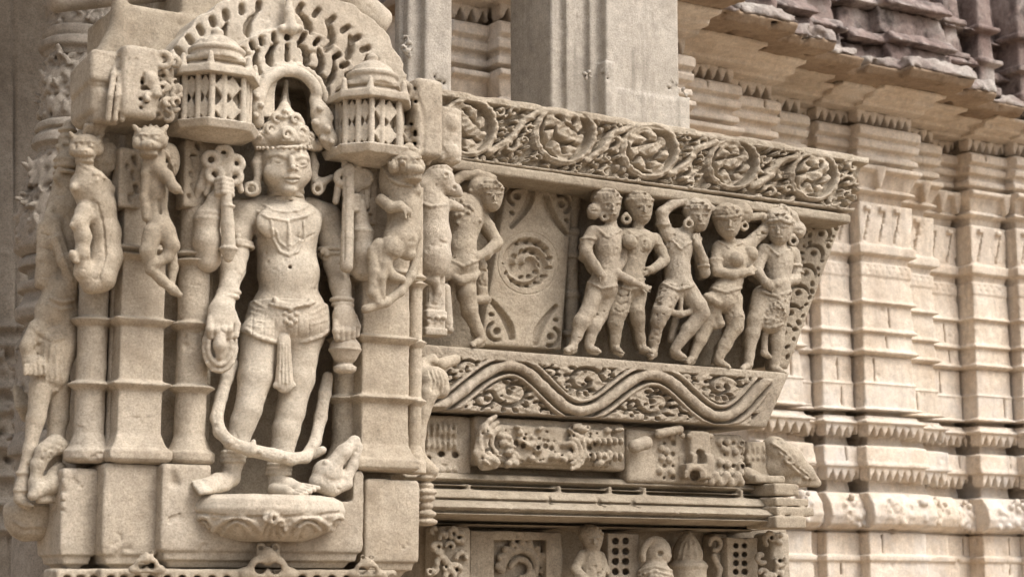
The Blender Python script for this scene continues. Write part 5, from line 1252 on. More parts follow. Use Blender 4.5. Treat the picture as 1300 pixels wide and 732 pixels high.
# short skirt flaring at the hips
s.chain([(902, 378, 0.07, 8), (918, 382, 0.08, 13), (934, 378, 0.075, 8)], k=0.008); s.chain([(897, 376, 0.075, 5), (912, 384, 0.09, 5), (928, 384, 0.095, 5), (937, 380, 0.085, 4.5)], k=0.004)
s.chain([(928, 386, 0.07, 15), (932, 402, 0.08, 12.5), (933, 414, 0.08, 10), (920, 438, 0.07, 8), (912, 456, 0.066, 6)], k=0.008)
s.chain([(908, 386, 0.06, 13), (898, 410, 0.052, 10), (888, 432, 0.05, 8), (880, 452, 0.05, 6)], k=0.008)
foot(s, 912, 459, 926, 464, 0.066, 5.5); foot(s, 879, 455, 870, 459, 0.05, 5)
s.chain([(911, 396, 0.075, 5), (914, 410, 0.075, 6), (908, 414, 0.07, 4)], k=0.004)
belt(s, [(905, 366, 2), (922, 371, 2.2), (941, 365, 2)]); belt(s, [(912, 306, 1.5), (926, 315, 1.5), (942, 308, 1.5)]); s.band(909, 330, 0.068, 8.5, 1.6)
s.done('body', S_BRKT, t, wear=1.7)
# E: the man at the right end, in profile headdress and patterned skirt
t, s = relief_fig('dancer_statue', 'rightmost dancer of the row in tall headdress and textured skirt with hands joined in front', (938, 258, 1030, 482), ROW, (-0.02, 0.17), group=G)
s.ell(988, 330, 0.062, 20, 17, 22, yaw=10, k=0.01); s.chain([(988, 340, 0.062, 17), (986, 364, 0.064, 17)], k=0.012)
s.chain([(970, 318, 0.06, 9), (1006, 322, 0.06, 9)], k=0.008); s.chain([(990, 314, 0.064, 9), (989, 302, 0.07, 8.5)], k=0.006)
s.chain([(1007, 324, 0.058, 9), (1010, 342, 0.062, 7.5), (1010, 354, 0.07, 7), (995, 358, 0.09, 5.8), (984, 360, 0.096, 5)], k=0.006); hand(s, [(983, 360, 0.096), (975, 362, 0.095)], 4.6)
s.chain([(968, 322, 0.058, 8.5), (962, 338, 0.064, 7), (962, 346, 0.074, 6.5), (972, 358, 0.09, 5.5), (978, 364, 0.094, 5)], k=0.006); hand(s, [(978, 364, 0.094), (986, 366, 0.093)], 4.4)
head(s, 989, 290, 0.078, 19, turn=-0.1, bun=(1014, 292, 8), ear=(1007, 306, 6.5))
s.chain([(980, 274, 0.078, 9), (992, 270, 0.078, 11), (1004, 276, 0.074, 9), (1012, 286, 0.07, 6)], k=0.006); s.rib([(972, 282, 2), (990, 278, 2.2), (1006, 284, 2)], 0.001)
s.chain([(986, 372, 0.066, 19), (983, 394, 0.07, 18), (978, 408, 0.072, 15)], k=0.008)
r_ = RS(61)
for i in range(46): s.bead(r_.uniform(970, 998), r_.uniform(376, 410), 1.7, 0.0008)
s.rib([(964, 411, 2.4), (978, 416, 2.6), (994, 411, 2.4)], 0.0)
s.chain([(968, 376, 0.06, 14), (959, 406, 0.062, 10.5), (955, 424, 0.06, 8.5), (951, 452, 0.056, 6), (950, 462, 0.056, 6)], k=0.008)
s.chain([(988, 412, 0.06, 11), (986, 432, 0.06, 9), (984, 456, 0.058, 6.5), (983, 465, 0.058, 6)], k=0.008)
foot(s, 950, 464, 940, 467, 0.056, 5); foot(s, 984, 468, 996, 471, 0.06, 5)
s.chain([(971, 424, 0.06, 4), (970, 448, 0.06, 5), (976, 452, 0.06, 4)], k=0.004)
for q in (1009, 1011): s.band(q, 338+(q-1009)*4, 0.062, 8.5, 1.5)
belt(s, [(974, 312, 1.5), (988, 324, 1.6), (1004, 316, 1.5)]); belt(s, [(968, 370, 2), (986, 376, 2.2), (1004, 370, 2)])
s.done('body', S_BRKT, t, wear=1.7)
# the striding dancer left of the medallion panel
t, s = relief_fig('dancer_statue', 'striding weathered dancer with arm curved over his head, left of the medallion panel', (552, 208, 650, 446), ROW, (-0.02, 0.18), group=G)
s.ell(592, 272, 0.07, 22, 18, 26, yaw=8, k=0.01); s.chain([(592, 285, 0.07, 19), (586, 312, 0.07, 17), (588, 336, 0.07, 20)], k=0.012)
s.chain([(577, 252, 0.066, 10), (606, 262, 0.066, 10)], k=0.008); s.chain([(604, 254, 0.07, 10), (616, 246, 0.08, 9)], k=0.006)
s.chain([(576, 250, 0.06, 9), (574, 232, 0.064, 8), (588, 222, 0.07, 7), (606, 221, 0.076, 6), (620, 224, 0.08, 5.5)], k=0.006); hand(s, [(620, 224, 0.08), (630, 228, 0.082)], 5)
s.chain([(607, 268, 0.066, 9), (620, 288, 0.076, 8), (631, 308, 0.086, 7), (618, 320, 0.096, 6), (606, 326, 0.1, 5.5)], k=0.006); hand(s, [(605, 326, 0.1), (594, 328, 0.1)], 5)
head(s, 623, 248, 0.09, 18, turn=0.6); s.ell(606, 240, 0.075, 13, 14, 14, k=0.006)
for i in range(14): s.bead(596+RS(71+i).uniform(-18, 16), 240+RS(91+i).uniform(-12, 50), 3.0, 0.0)
s.chain([(580, 338, 0.07, 15), (562, 346, 0.085, 11), (548, 354, 0.09, 9), (552, 380, 0.08, 8), (556, 400, 0.07, 6)], k=0.008)
s.chain([(590, 346, 0.07, 15), (592, 372, 0.078, 12), (596, 392, 0.076, 10.5), (606, 418, 0.068, 7), (611, 430, 0.066, 6)], k=0.008)
foot(s, 611, 432, 596, 437, 0.066, 5.5)
s.chain([(570, 348, 0.09, 4), (584, 356, 0.098, 6), (600, 352, 0.096, 5), (606, 346, 0.09, 4)], k=0.004); s.chain([(574, 356, 0.07, 5), (572, 382, 0.06, 5)], k=0.004)
s.chain([(610, 338, 0.05, 9), (612, 376, 0.04, 8)], k=0.006); s.chain([(602, 380, 0.05, 6), (618, 380, 0.05, 6)], k=0.004)
belt(s, [(570, 330, 2), (588, 338, 2.2), (606, 330, 2)])
s.done('body', S_BRKT, t, wear=1.4)

# ---------------------------------------------------------------- beasts on the pier
def beast_head(s, px, py, d, r, turn=0):
    s.ell(px, py-r*0.1, d, r*1.05, r, r*0.85, k=0.006); s.ell(px+turn*r*0.7, py+r*0.40, d+0.016, r*0.72, r*0.95, r*0.42, k=0.006)
    s.ell(px+turn*r*0.6, py+r*0.92, d+0.008, r*0.62, r*0.8, r*0.26, k=0.004)
    for sx in (-1, 1):
        s.chain([(px+sx*r*0.75, py-r*0.6, d, 4.5), (px+sx*r*1.1, py-r*1.0, d, 2.6)], k=0.004)
        s.ell(px+sx*r*0.85+turn*3, py+r*0.15, d+0.008, r*0.34, r*0.4, r*0.4, k=0.004)
        x = px+turn*r*0.35+sx*r*0.42; s.bead(x, py-r*0.12, 3.4, 0.002); s.bead(x, py-r*0.12, 1.8, 0.006, op='cut', k=0.001); s.rib([(x-4, py-r*0.40, 2.0), (x+4, py-r*0.44, 2.0)], 0.0015)
        s.bead(px+turn*r*0.8+sx*r*0.22, py+r*0.28, 1.8, 0.002, op='cut')
    x0 = px+turn*r*0.65
    s.rib([(x0-r*0.72, py+r*0.60, 1.8), (x0, py+r*0.70, 2.2), (x0+r*0.72, py+r*0.60, 1.8)], 0.002, op='cut')
    for i in range(5): s.bead(x0+(i-2)*r*0.26, py+r*0.66, 1.7, 0.001)
    for i in range(9):
        a = math.pi*(0.05+0.9*i/8); s.ell(px-r*1.05*math.cos(a), py-r*0.95*math.sin(a), d-0.006, 3.4, 4, 3.4, k=0.003)
BG = 'rearing beasts on the pier'
t, s = relief_fig('rearing_beast', 'slender rearing lion beast with curled hind legs on the pilaster left of the deity', (168, 148, 240, 385), -0.40, (-0.02, 0.15), 'statue', BG)
beast_head(s, 191, 179, 0.075, 19, -0.15)
s.chain([(198, 196, 0.05, 12), (196, 216, 0.06, 14), (197, 244, 0.06, 13), (199, 270, 0.058, 13), (203, 290, 0.062, 18)], k=0.01)
s.ell(214, 205, 0.03, 14, 14, 24, k=0.008)
for i in range(9): s.rib([(206+i*2, 186+i*1.5, 1.2), (212+i*1.5, 200+i*3.5, 1.5), (208+i*2, 212+i*3, 1.2)], 0.001)
s.chain([(200, 214, 0.075, 11), (212, 224, 0.09, 8), (220, 237, 0.1, 6), (224, 240, 0.105, 6.5)], k=0.006)
for i in range(3): s.chain([(223+i*2, 238+i*1.5, 0.108-i*0.003, 2.8), (228+i*1.5, 242+i*1.5, 0.108-i*0.003, 2.2)], k=0.001)
s.chain([(190, 205, 0.07, 8), (185, 220, 0.07, 6), (183, 250, 0.065, 5.5), (186, 276, 0.065, 6)], k=0.005)
s.chain([(194, 296, 0.07, 13), (188, 318, 0.075, 10), (192, 342, 0.07, 7.5), (206, 356, 0.07, 6.5), (220, 368, 0.07, 6), (228, 374, 0.07, 4)], k=0.006)
s.chain([(210, 296, 0.07, 14), (218, 312, 0.08, 10), (212, 326, 0.078, 7), (198, 334, 0.078, 6)], k=0.006)
s.chain([(218, 316, 0.06, 6), (220, 340, 0.06, 6), (217, 362, 0.062, 5)], k=0.005)
s.chain([(202, 256, 0.078, 2), (203, 272, 0.076, 2)], op='cut')
s.done('body', S_PIER, t, wear=0.8)
t, s = relief_fig('rearing_beast', 'pot-bellied rearing beast with worn holes at the left corner of the pier', (82, 150, 160, 385), -0.345, (-0.04, 0.15), 'statue', BG)
beast_head(s, 110, 188, 0.065, 19, -0.3); s.chain([(126, 172, 0.05, 5), (132, 162, 0.05, 3)], k=0.004)
s.ell(130, 200, 0.02, 20, 16, 26, k=0.01)
s.chain([(104, 214, 0.075, 7), (122, 228, 0.08, 9), (140, 240, 0.06, 6)], k=0.006); s.rib([(102, 208, 2), (122, 220, 2.2), (140, 232, 2)], 0.002)
s.chain([(112, 236, 0.06, 23), (124, 262, 0.055, 21), (132, 296, 0.05, 20), (134, 325, 0.05, 20), (126, 350, 0.055, 22)], k=0.014)
s.chain([(100, 236, 0.07, 9), (94, 238, 0.075, 6)], k=0.006)
s.chain([(108, 272, 0.07, 15), (100, 284, 0.08, 9), (106, 300, 0.08, 10), (104, 322, 0.078, 9), (106, 345, 0.065, 11), (116, 360, 0.06, 14)], k=0.01)
s.chain([(92, 286, 0.085, 4)], k=0.004); s.chain([(92, 322, 0.085, 5), (96, 330, 0.085, 5)], k=0.004)
for p_, q_, r_ in (((117, 256), (121, 270), 3.2), ((121, 292), (116, 310), 4.4), ((112, 330), (124, 326), 2.4)):
    for dd in (0.13, 0.09, 0.05): s.chain([(p_[0], p_[1], dd, r_), (q_[0], q_[1], dd, r_*0.8)], op='cut', k=0.006)
s.rib([(124, 258, 1.4), (132, 290, 1.6), (134, 325, 1.6), (126, 352, 1.4)], 0.0, op='cut')
for i in range(14): s.bead(132+RS(i+5).uniform(-14, 14), 190+RS(i+50).uniform(-12, 40), 2.8, 0.0)
s.done('body', S_PIER, t, wear=1.0)
t, s = relief_fig('rearing_beast', 'snarling rearing lion beast with tongue out and sweeping tail on the right pilaster', (456, 186, 545, 405), -0.42, (-0.04, 0.16), 'statue', BG)
beast_head(s, 514, 209, 0.08, 20, 0.75); s.chain([(528, 234, 0.08, 5), (530, 242, 0.082, 5.5)], k=0.003)
s.chain([(512, 190, 0.07, 5), (520, 186, 0.07, 5), (530, 194, 0.08, 4)], k=0.004)
s.ell(500, 226, 0.035, 19, 18, 30, k=0.01); s.chain([(506, 236, 0.05, 20), (512, 262, 0.05, 21), (514, 285, 0.052, 20), (508, 304, 0.06, 23)], k=0.014)
s.rib([(486, 212, 2.2), (494, 226, 2.4), (508, 234, 2.4), (522, 236, 2.0)], 0.001)
for i in range(7): s.rib([(488+i*5, 196+i*2, 1.2), (490+i*5, 208+i*3, 1.2)], 0.0)
s.chain([(484, 254, 0.055, 8), (496, 263, 0.08, 7.5), (508, 262, 0.095, 6.5), (517, 268, 0.1, 6)], k=0.006)
for i in range(3): s.chain([(514+i*3, 268+i, 0.105-i*0.004, 2.6), (515+i*3, 277-i, 0.105-i*0.004, 2.0)], k=0.002)
s.ell(527, 298, 0.06, 8, 8, 11, k=0.006); s.ell(518, 322, 0.07, 11, 11, 9, k=0.006); s.ell(498, 314, 0.075, 15, 13, 16, k=0.008)
s.chain([(530, 300, 0.05, 5), (530, 322, 0.055, 5.5), (522, 350, 0.06, 6), (508, 370, 0.06, 6), (490, 384, 0.058, 6), (464, 392, 0.055, 6)], k=0.006)
s.chain([(482, 312, 0.06, 10), (488, 334, 0.068, 7.5), (498, 350, 0.07, 6), (510, 354, 0.07, 5)], k=0.006)
s.chain([(474, 318, 0.055, 8), (476, 346, 0.06, 8), (474, 372, 0.06, 7), (480, 384, 0.062, 6)], k=0.006); s.chain([(492, 330, 0.07, 7), (484, 352, 0.07, 6), (484, 374, 0.062, 6)], k=0.006)
s.done('body', S_PIER, t, wear=0.8)
# bracket figure with gaping snout between pier and panel
t, s = relief_fig('snouted_bracket_figure', 'upright figure with a gaping beast snout between the pier and the striding dancer', (522, 208, 592, 430), -0.26, (-0.04, 0.14))
s.ell(557, 228, 0.05, 20, 20, 19, k=0.008); s.chain([(568, 238, 0.06, 10), (578, 242, 0.065, 8), (583, 246, 0.065, 5)], k=0.006); s.chain([(552, 258, 0.055, 11), (570, 259, 0.06, 8), (584, 264, 0.065, 5)], k=0.006)
s.ell(566, 222, 0.072, 7, 6, 6.5, k=0.003); s.ring(566, 222, 0.086, 4, 1.5); s.bead(566, 222, 1.8, 0.002, op='cut'); s.bead(577, 238, 3, 0.0, op='cut'); s.rib([(566, 250, 2.4), (580, 254, 2.2)], 0.0, op='cut'); s.rib([(552, 212, 2.5), (566, 212, 2.8), (576, 218, 2.2)], 0.001)
for i in range(4): s.bead(567+i*4.5, 251+i, 1.8, 0.001)
s.chain([(542, 240, 0.045, 17), (548, 268, 0.05, 20), (550, 300, 0.052, 22), (550, 326, 0.055, 22), (550, 336, 0.055, 20)], k=0.012)
s.rib([(530, 255, 2), (546, 262, 2), (566, 260, 2)], 0.001); s.chain([(532, 341, 0.055, 4), (550, 345, 0.065, 4.5), (566, 341, 0.055, 4)], k=0.005)
s.ell(562, 316, 0.065, 5, 5, 6); s.ell(562, 292, 0.065, 4, 4, 5)
s.box(548, 384, 0.03, 13, 14, 42, rd=3); s.chain([(541, 352, 0.055, 6), (552, 356, 0.065, 6), (556, 370, 0.06, 5), (552, 382, 0.055, 4)], k=0.006); s.box(549, 400, 0.04, 15, 12, 5, rd=2); s.box(548, 422, 0.04, 16, 14, 5, rd=2)
s.chain([(566, 366, 0.03, 6), (570, 418, 0.03, 6)], k=0.008); s.rib([(541, 388, 1.5), (556, 390, 1.5)], 0.001); s.rib([(543, 365, 1.2), (543, 384, 1.2)], 0.0, op='cut')
for i in range(7): s.bead(540+i*4, 403+(i % 2)*5, 3.2, 0.0)
s.done('body', S_PIER, t, wear=0.9)
# elephant head under the shelf end
t, s = relief_fig('elephant_head', 'small elephant head with long hanging trunk beside the left end of the wavy vine', (512, 440, 585, 680), -0.27, (-0.06, 0.14))
s.ell(549, 483, 0.05, 21, 20, 19, k=0.008); s.ell(534, 478, 0.04, 13, 10, 20, k=0.006); s.ell(560, 494, 0.06, 11, 12, 12, k=0.006)
s.chain([(543, 500, 0.06, 13), (536, 522, 0.055, 10), (531, 550, 0.05, 9), (530, 580, 0.05, 9), (540, 592, 0.055, 9), (550, 598, 0.06, 7)], k=0.01)
for q in range(4): s.rib([(545+q*5, 470, 1.4), (550+q*5, 484, 1.6), (548+q*5, 498, 1.2)], 0.0, op='cut')
s.bead(556, 482, 2.5, 0.0, op='cut'); s.chain([(560, 462, 0.03, 8), (578, 456, 0.02, 7)], k=0.006); s.chain([(534, 462, 0.03, 8), (548, 456, 0.03, 8)], k=0.006)
for i, (py, r) in enumerate(((606, 13), (616, 10), (624, 14), (632, 11), (642, 9), (652, 13), (662, 15))): s.ell(541, py, 0.045, r, r, 5, k=0.004)
s.done('body', S_PIER, t, wear=0.9)
# beast snout right of the deity's feet
t, s = relief_fig('makara_head', 'gaping makara head with upturned snout beside the right foot of the deity', (392, 545, 465, 640), -0.38, (-0.08, 0.16))
s.ell(416, 600, 0.05, 20, 18, 18, k=0.01); s.chain([(404, 612, 0.05, 12), (420, 620, 0.06, 10), (440, 614, 0.06, 8)], k=0.008)
s.chain([(420, 594, 0.06, 11), (436, 574, 0.065, 10), (450, 560, 0.06, 7), (454, 568, 0.06, 6), (448, 590, 0.06, 7), (440, 606, 0.06, 8)], k=0.006)
s.chain([(428, 604, 0.14, 5), (440, 584, 0.14, 6), (444, 574, 0.14, 3)], op='cut', k=0.004); s.chain([(428, 604, 0.09, 5), (440, 584, 0.09, 6)], op='cut')
s.bead(414, 587, 4.5, 0.001); s.bead(414, 587, 2.2, 0.006, op='cut'); s.chain([(396, 577, 0.025, 6), (409, 571, 0.035, 5.5)], k=0.004)
for i in range(5): s.rib([(404+i*4, 604+i*2, 1.2), (410+i*4, 616+i, 1.2)], 0.0)
s.done('body', S_STAT, t, wear=1.0)
# the standing figure on the left flank of the pier
t = thing('flank_statue', 'weathered standing figure seen from the side on the left flank of the pier', 'statue', tuple(P(45, 640, -0.24)))
s = Carve((8, 150, 118, 662), -0.255, (-0.06, 0.16), 0.003)
s.ell(84, 206, 0.03, 14, 16, 15, k=0.006); s.chain([(88, 160, 0.02, 8), (84, 178, 0.02, 9), (90, 192, 0.02, 10)], k=0.006); s.chain([(78, 190, 0.03, 5), (74, 186, 0.03, 4)], k=0.004)
for q in range(4): s.band(86, 166+q*9, 0.02, 10, 2.5)
for q in range(3): s.band(84, 204+q*8, 0.03, 14, 2.6)
s.chain([(76, 216, 0.04, 4), (71, 226, 0.04, 4), (77, 233, 0.04, 3)], k=0.004)
s.chain([(84, 232, 0.02, 16), (80, 262, 0.02, 19), (84, 300, 0.02, 17), (84, 345, 0.02, 18)], k=0.012); s.chain([(66, 262, 0.035, 5), (61, 272, 0.045, 4)], k=0.005)
s.chain([(66, 284, 0.04, 12), (72, 304, 0.05, 9), (82, 330, 0.06, 9), (92, 355, 0.055, 9)], k=0.008)
s.chain([(56, 290, 0.03, 9), (55, 330, 0.03, 9), (56, 356, 0.03, 9)], k=0.01); s.box(60, 330, 0.02, 12, 14, 36, rd=5, k=0.008)
s.chain([(78, 372, 0.03, 22), (66, 396, 0.035, 20), (56, 415, 0.04, 14)], k=0.012)
s.chain([(86, 400, 0.02, 22), (70, 440, 0.03, 26), (64, 474, 0.03, 24)], k=0.014)
s.chain([(44, 414, 0.04, 8), (36, 440, 0.045, 10), (38, 462, 0.045, 9)], k=0.008); s.ell(44, 460, 0.055, 13, 10, 10, k=0.005)
for i in range(5): s.chain([(33+i*6, 464, 0.065, 3.6), (32+i*6, 474, 0.066, 3.0)], k=0.002)
for q in range(4): s.rib([(40+q*3, 412+q*4, 1.6), (58+q*3, 420+q*4, 1.8), (76+q*3, 416+q*4, 1.5)], 0.0008)
for q in range(6): s.rib([(44+q*7, 428+q*3, 1.2), (42+q*7, 452+q*2, 1.5), (44+q*7, 478+q*2, 1.2)], 0.0008)
for q in range(4): s.rib([(50, 296+q*18, 0.9), (66, 300+q*18, 1.0)], 0.0, op='cut')
s.rib([(72, 300, 2.0), (80, 326, 2.2), (92, 356, 2.0)], 0.002); s.rib([(64, 378, 2.4), (78, 384, 2.6), (94, 380, 2.2)], 0.001); s.rib([(60, 386, 1.6), (76, 393, 1.8), (92, 390, 1.6)], 0.001)
s.rib([(36, 484, 3), (50, 488, 3), (64, 494, 3), (84, 496, 3)], 0.0, k=0.004)
s.chain([(52, 490, 0.035, 15), (46, 530, 0.035, 11.5), (38, 570, 0.035, 8.5), (31, 598, 0.035, 7.5), (28, 616, 0.035, 8), (26, 632, 0.035, 9)], k=0.008)
s.chain([(76, 490, 0.02, 15), (74, 530, 0.02, 13), (70, 560, 0.02, 11), (68, 610, 0.015, 9)], k=0.008)
foot(s, 27, 634, 40, 640, 0.04, 6); s.band(30, 600, 0.035, 8.5, 2); s.band(28, 622, 0.035, 9.5, 2)
s.done('body', S_PIER, t, wear=1.1)
s = Carve((16, 480, 50, 560), -0.2, (-0.04, 0.06), 0.003)
for q in range(4): s.chain([(28+q*3-8, 492+q*3, 0.0, 4), (24+q*4, 515, 0.01, 5), (30+q*3, 532, 0.0, 3)], k=0.003)
s.done('hanging_lotus', S_PIER, t)
s = Carve((-2, 622, 88, 695), -0.24, (-0.16, 0.14), 0.0035)
cx, zt, zb = Xw(44, 655, -0.24), Z(636, 44, -0.24), Z(686, 44, -0.24); R = 36*mpp(44, 655, -0.24)
s.lathe(cx, -0.22, [(zb, R*0.35), (zb+0.012, R*0.7), (zb+0.03, R*0.9), (zb+0.055, R), (zt-0.01, R*0.98), (zt, R*0.85)])
s.rib([(14, 660, 2), (30, 668, 2.2), (48, 666, 2.2), (66, 672, 2)], 0.0); s.rib([(16, 664, 1.6), (30, 673, 1.6), (48, 671, 1.6)], 0.0, op='cut')
s.done('lotus_base', S_PIER, t)
t, s = relief_fig('crouching_animal', 'small crouching animal arching its back at the foot of the flank figure on the left', (34, 540, 96, 645), -0.27, (-0.04, 0.12))
s.chain([(82, 568, 0.03, 10), (70, 564, 0.04, 12), (56, 574, 0.045, 11), (48, 590, 0.045, 9), (44, 612, 0.045, 7), (42, 622, 0.045, 6)], k=0.008)
s.chain([(82, 612, 0.035, 11), (66, 614, 0.045, 12), (50, 620, 0.055, 9), (42, 628, 0.06, 7)], k=0.008); s.chain([(76, 595, 0.03, 9), (66, 602, 0.035, 7)], k=0.008)
for i in range(8): s.bead(62+RS(i).uniform(-10, 14), 572+RS(i+30).uniform(-8, 12), 2.2, 0.0, op='cut')
s.chain([(80, 632, 0.03, 6), (50, 634, 0.05, 5)], k=0.006)
s.done('body', S_PIER, t, wear=1.2)
# half seen figure in the lowest row
t, s = relief_fig('seated_statue', 'small worn figure half cut off by the bottom edge, left of the drilled block', (712, 660, 775, 760), -0.04, (-0.04, 0.13))
head(s, 752, 684, 0.06, 15, turn=0.4); s.chain([(750, 708, 0.05, 15), (748, 735, 0.05, 15)], k=0.01); s.chain([(738, 704, 0.05, 7), (730, 722, 0.06, 6), (742, 734, 0.08, 6)], k=0.006); s.chain([(762, 706, 0.05, 7), (768, 724, 0.06, 6), (758, 738, 0.08, 5)], k=0.006)
s.chain([(728, 742, 0.06, 10), (770, 744, 0.06, 10)], k=0.008); s.ell(744, 676, 0.05, 10, 10, 10)
s.done('body', S_BRKT, t, wear=1.4)
# ------------------------------------------------------------------ temple wall behind, in stepped bays
YB = 2.0
wall = thing('temple_wall', 'tall cream temple wall of stepped moulded bays with saw-tooth bands and deep stained eave at the right', 'wall', (Xw(1110, 500, YB), YB, 0.0))
BAYS = [  # px left, px right (read at py 480), set-back
    (560, 629, -0.36), (637, 862, -0.44), (862, 924, -0.21), (924, 975, -0.10), (975, 1012, 0.01), (1012, 1036, 0.12), (1045, 1087, 0.06), (1098, 1155, 0.0), (1155, 1183, 0.11), (1183, 1227, 0.22), (1240, 1291, 0.13), (1298, 1360, 0.07), (1370, 1440, 0.0), (1440, 1480, 0.11), (1480, 1540, 0.22), (1552, 1620, 0.13), (1630, 1740, 0.05)]
PROF = [ (150, -.02), (165, -.03), (166, -.02), (168, .06), (172, .078), (181, .078), (184, .05), (186, .05), (188, .068), (195, .06), (197, .03), (203, .03), (204, .055), (211, .055), (213, .02), (217, .02), (218, .08), (224, .08), (226, .05), (244, .02), (245, .04), (249, .04), (251, .0), (261, -.01), (262, .03), (313, .03), (315, .055), (326, .06), (329, .02), (336, .01), (337, .03), (352, .03), (354, .02), (383, .032), (385, .055), (388, .05), (389, .02), (419, .032), (421, .055), (424, .05), (425, .02), (445, .032), (447, .06), (451, .055), (452, -.01), (454, .015), (486, .022), (488, .04), (490, .03), (518, .035), (519, .065), (522, .065), (523, -.05), (527, -.05), (528, .02), (534, .03), (537, .065), (540, .065), (541, -.02), (556, -.04), (566, -.03), (567, .05), (588, .058), (590, .065), (594, .065), (595, -.02), (612, -.04), (624, -.03), (627, .06), (640, .10), (655, .115), (666, .10), (672, .05), (674, .0), (676, .04), (704, .04), (705, .06), (711, .06), (712, .045), (760, .05)]
RP_ = 1125
zw = lambda py: Z(py, RP_, YB)
EV = 0.42
zs = Z(66, 1040, YB+0.05-EV)
PZ = sorted([(zw(a), b) for a, b in PROF]+[(zs+0.012, 0.0), (zs-0.034, 0.26), (zs-0.05, 0.25), (zs-0.052, 0.18), (zs-0.074, 0.17), (zs-0.076, 0.11), (zs-0.098, 0.10), (zs-0.0985, 0.02)]); PZz, PZo = np.array([p[0] for p in PZ]), np.array([p[1] for p in PZ])*np.interp([p[0] for p in PZ], [zw(700), zw(535), zw(520), zw(330), zw(250)], [0.8, 0.9, 0.6, 0.6, 0.95])
YBK = 2.42
def teeth(c, x0, x1, yf, top, bot, pitch, out):
    zt, zb = zw(top), zw(bot); n = max(1, round((x1-x0)/pitch)); p = (x1-x0)/n
    def fn(X, Y, Z_):
        u = np.abs(((X-x0)/p) % 1-0.5)*p; q = (Z_-zb)/(zt-zb)
        return np.maximum(np.maximum((u-p*0.5*np.clip(q*1.15, 0, 1))*0.8, np.maximum(yf-out*(0.85+0.15*q)-Y, Y-yf-0.02)), np.maximum(zb-Z_, Z_-zt))
    c.put(np.array([x0, yf-out, zb]), np.array([x1, yf+0.02, zt]), fn, 0.003)
wr = RS(77)
xs_b = []
for i, (a, b, sb) in enumerate(BAYS):
    yf = YB+sb; x0, x1 = Xw(a, 480, yf), Xw(b, 480, yf)
    # butt neighbouring bays: the deeper one runs behind the one in front
    xs_b.append([x0, x1, yf])
slot = []
for i in range(len(xs_b)-1):
    A, B = xs_b[i], xs_b[i+1]
    if B[2] < A[2]: A[1] = B[0]-0.001; slot.append(i)
    else: B[0] = A[1]+0.001
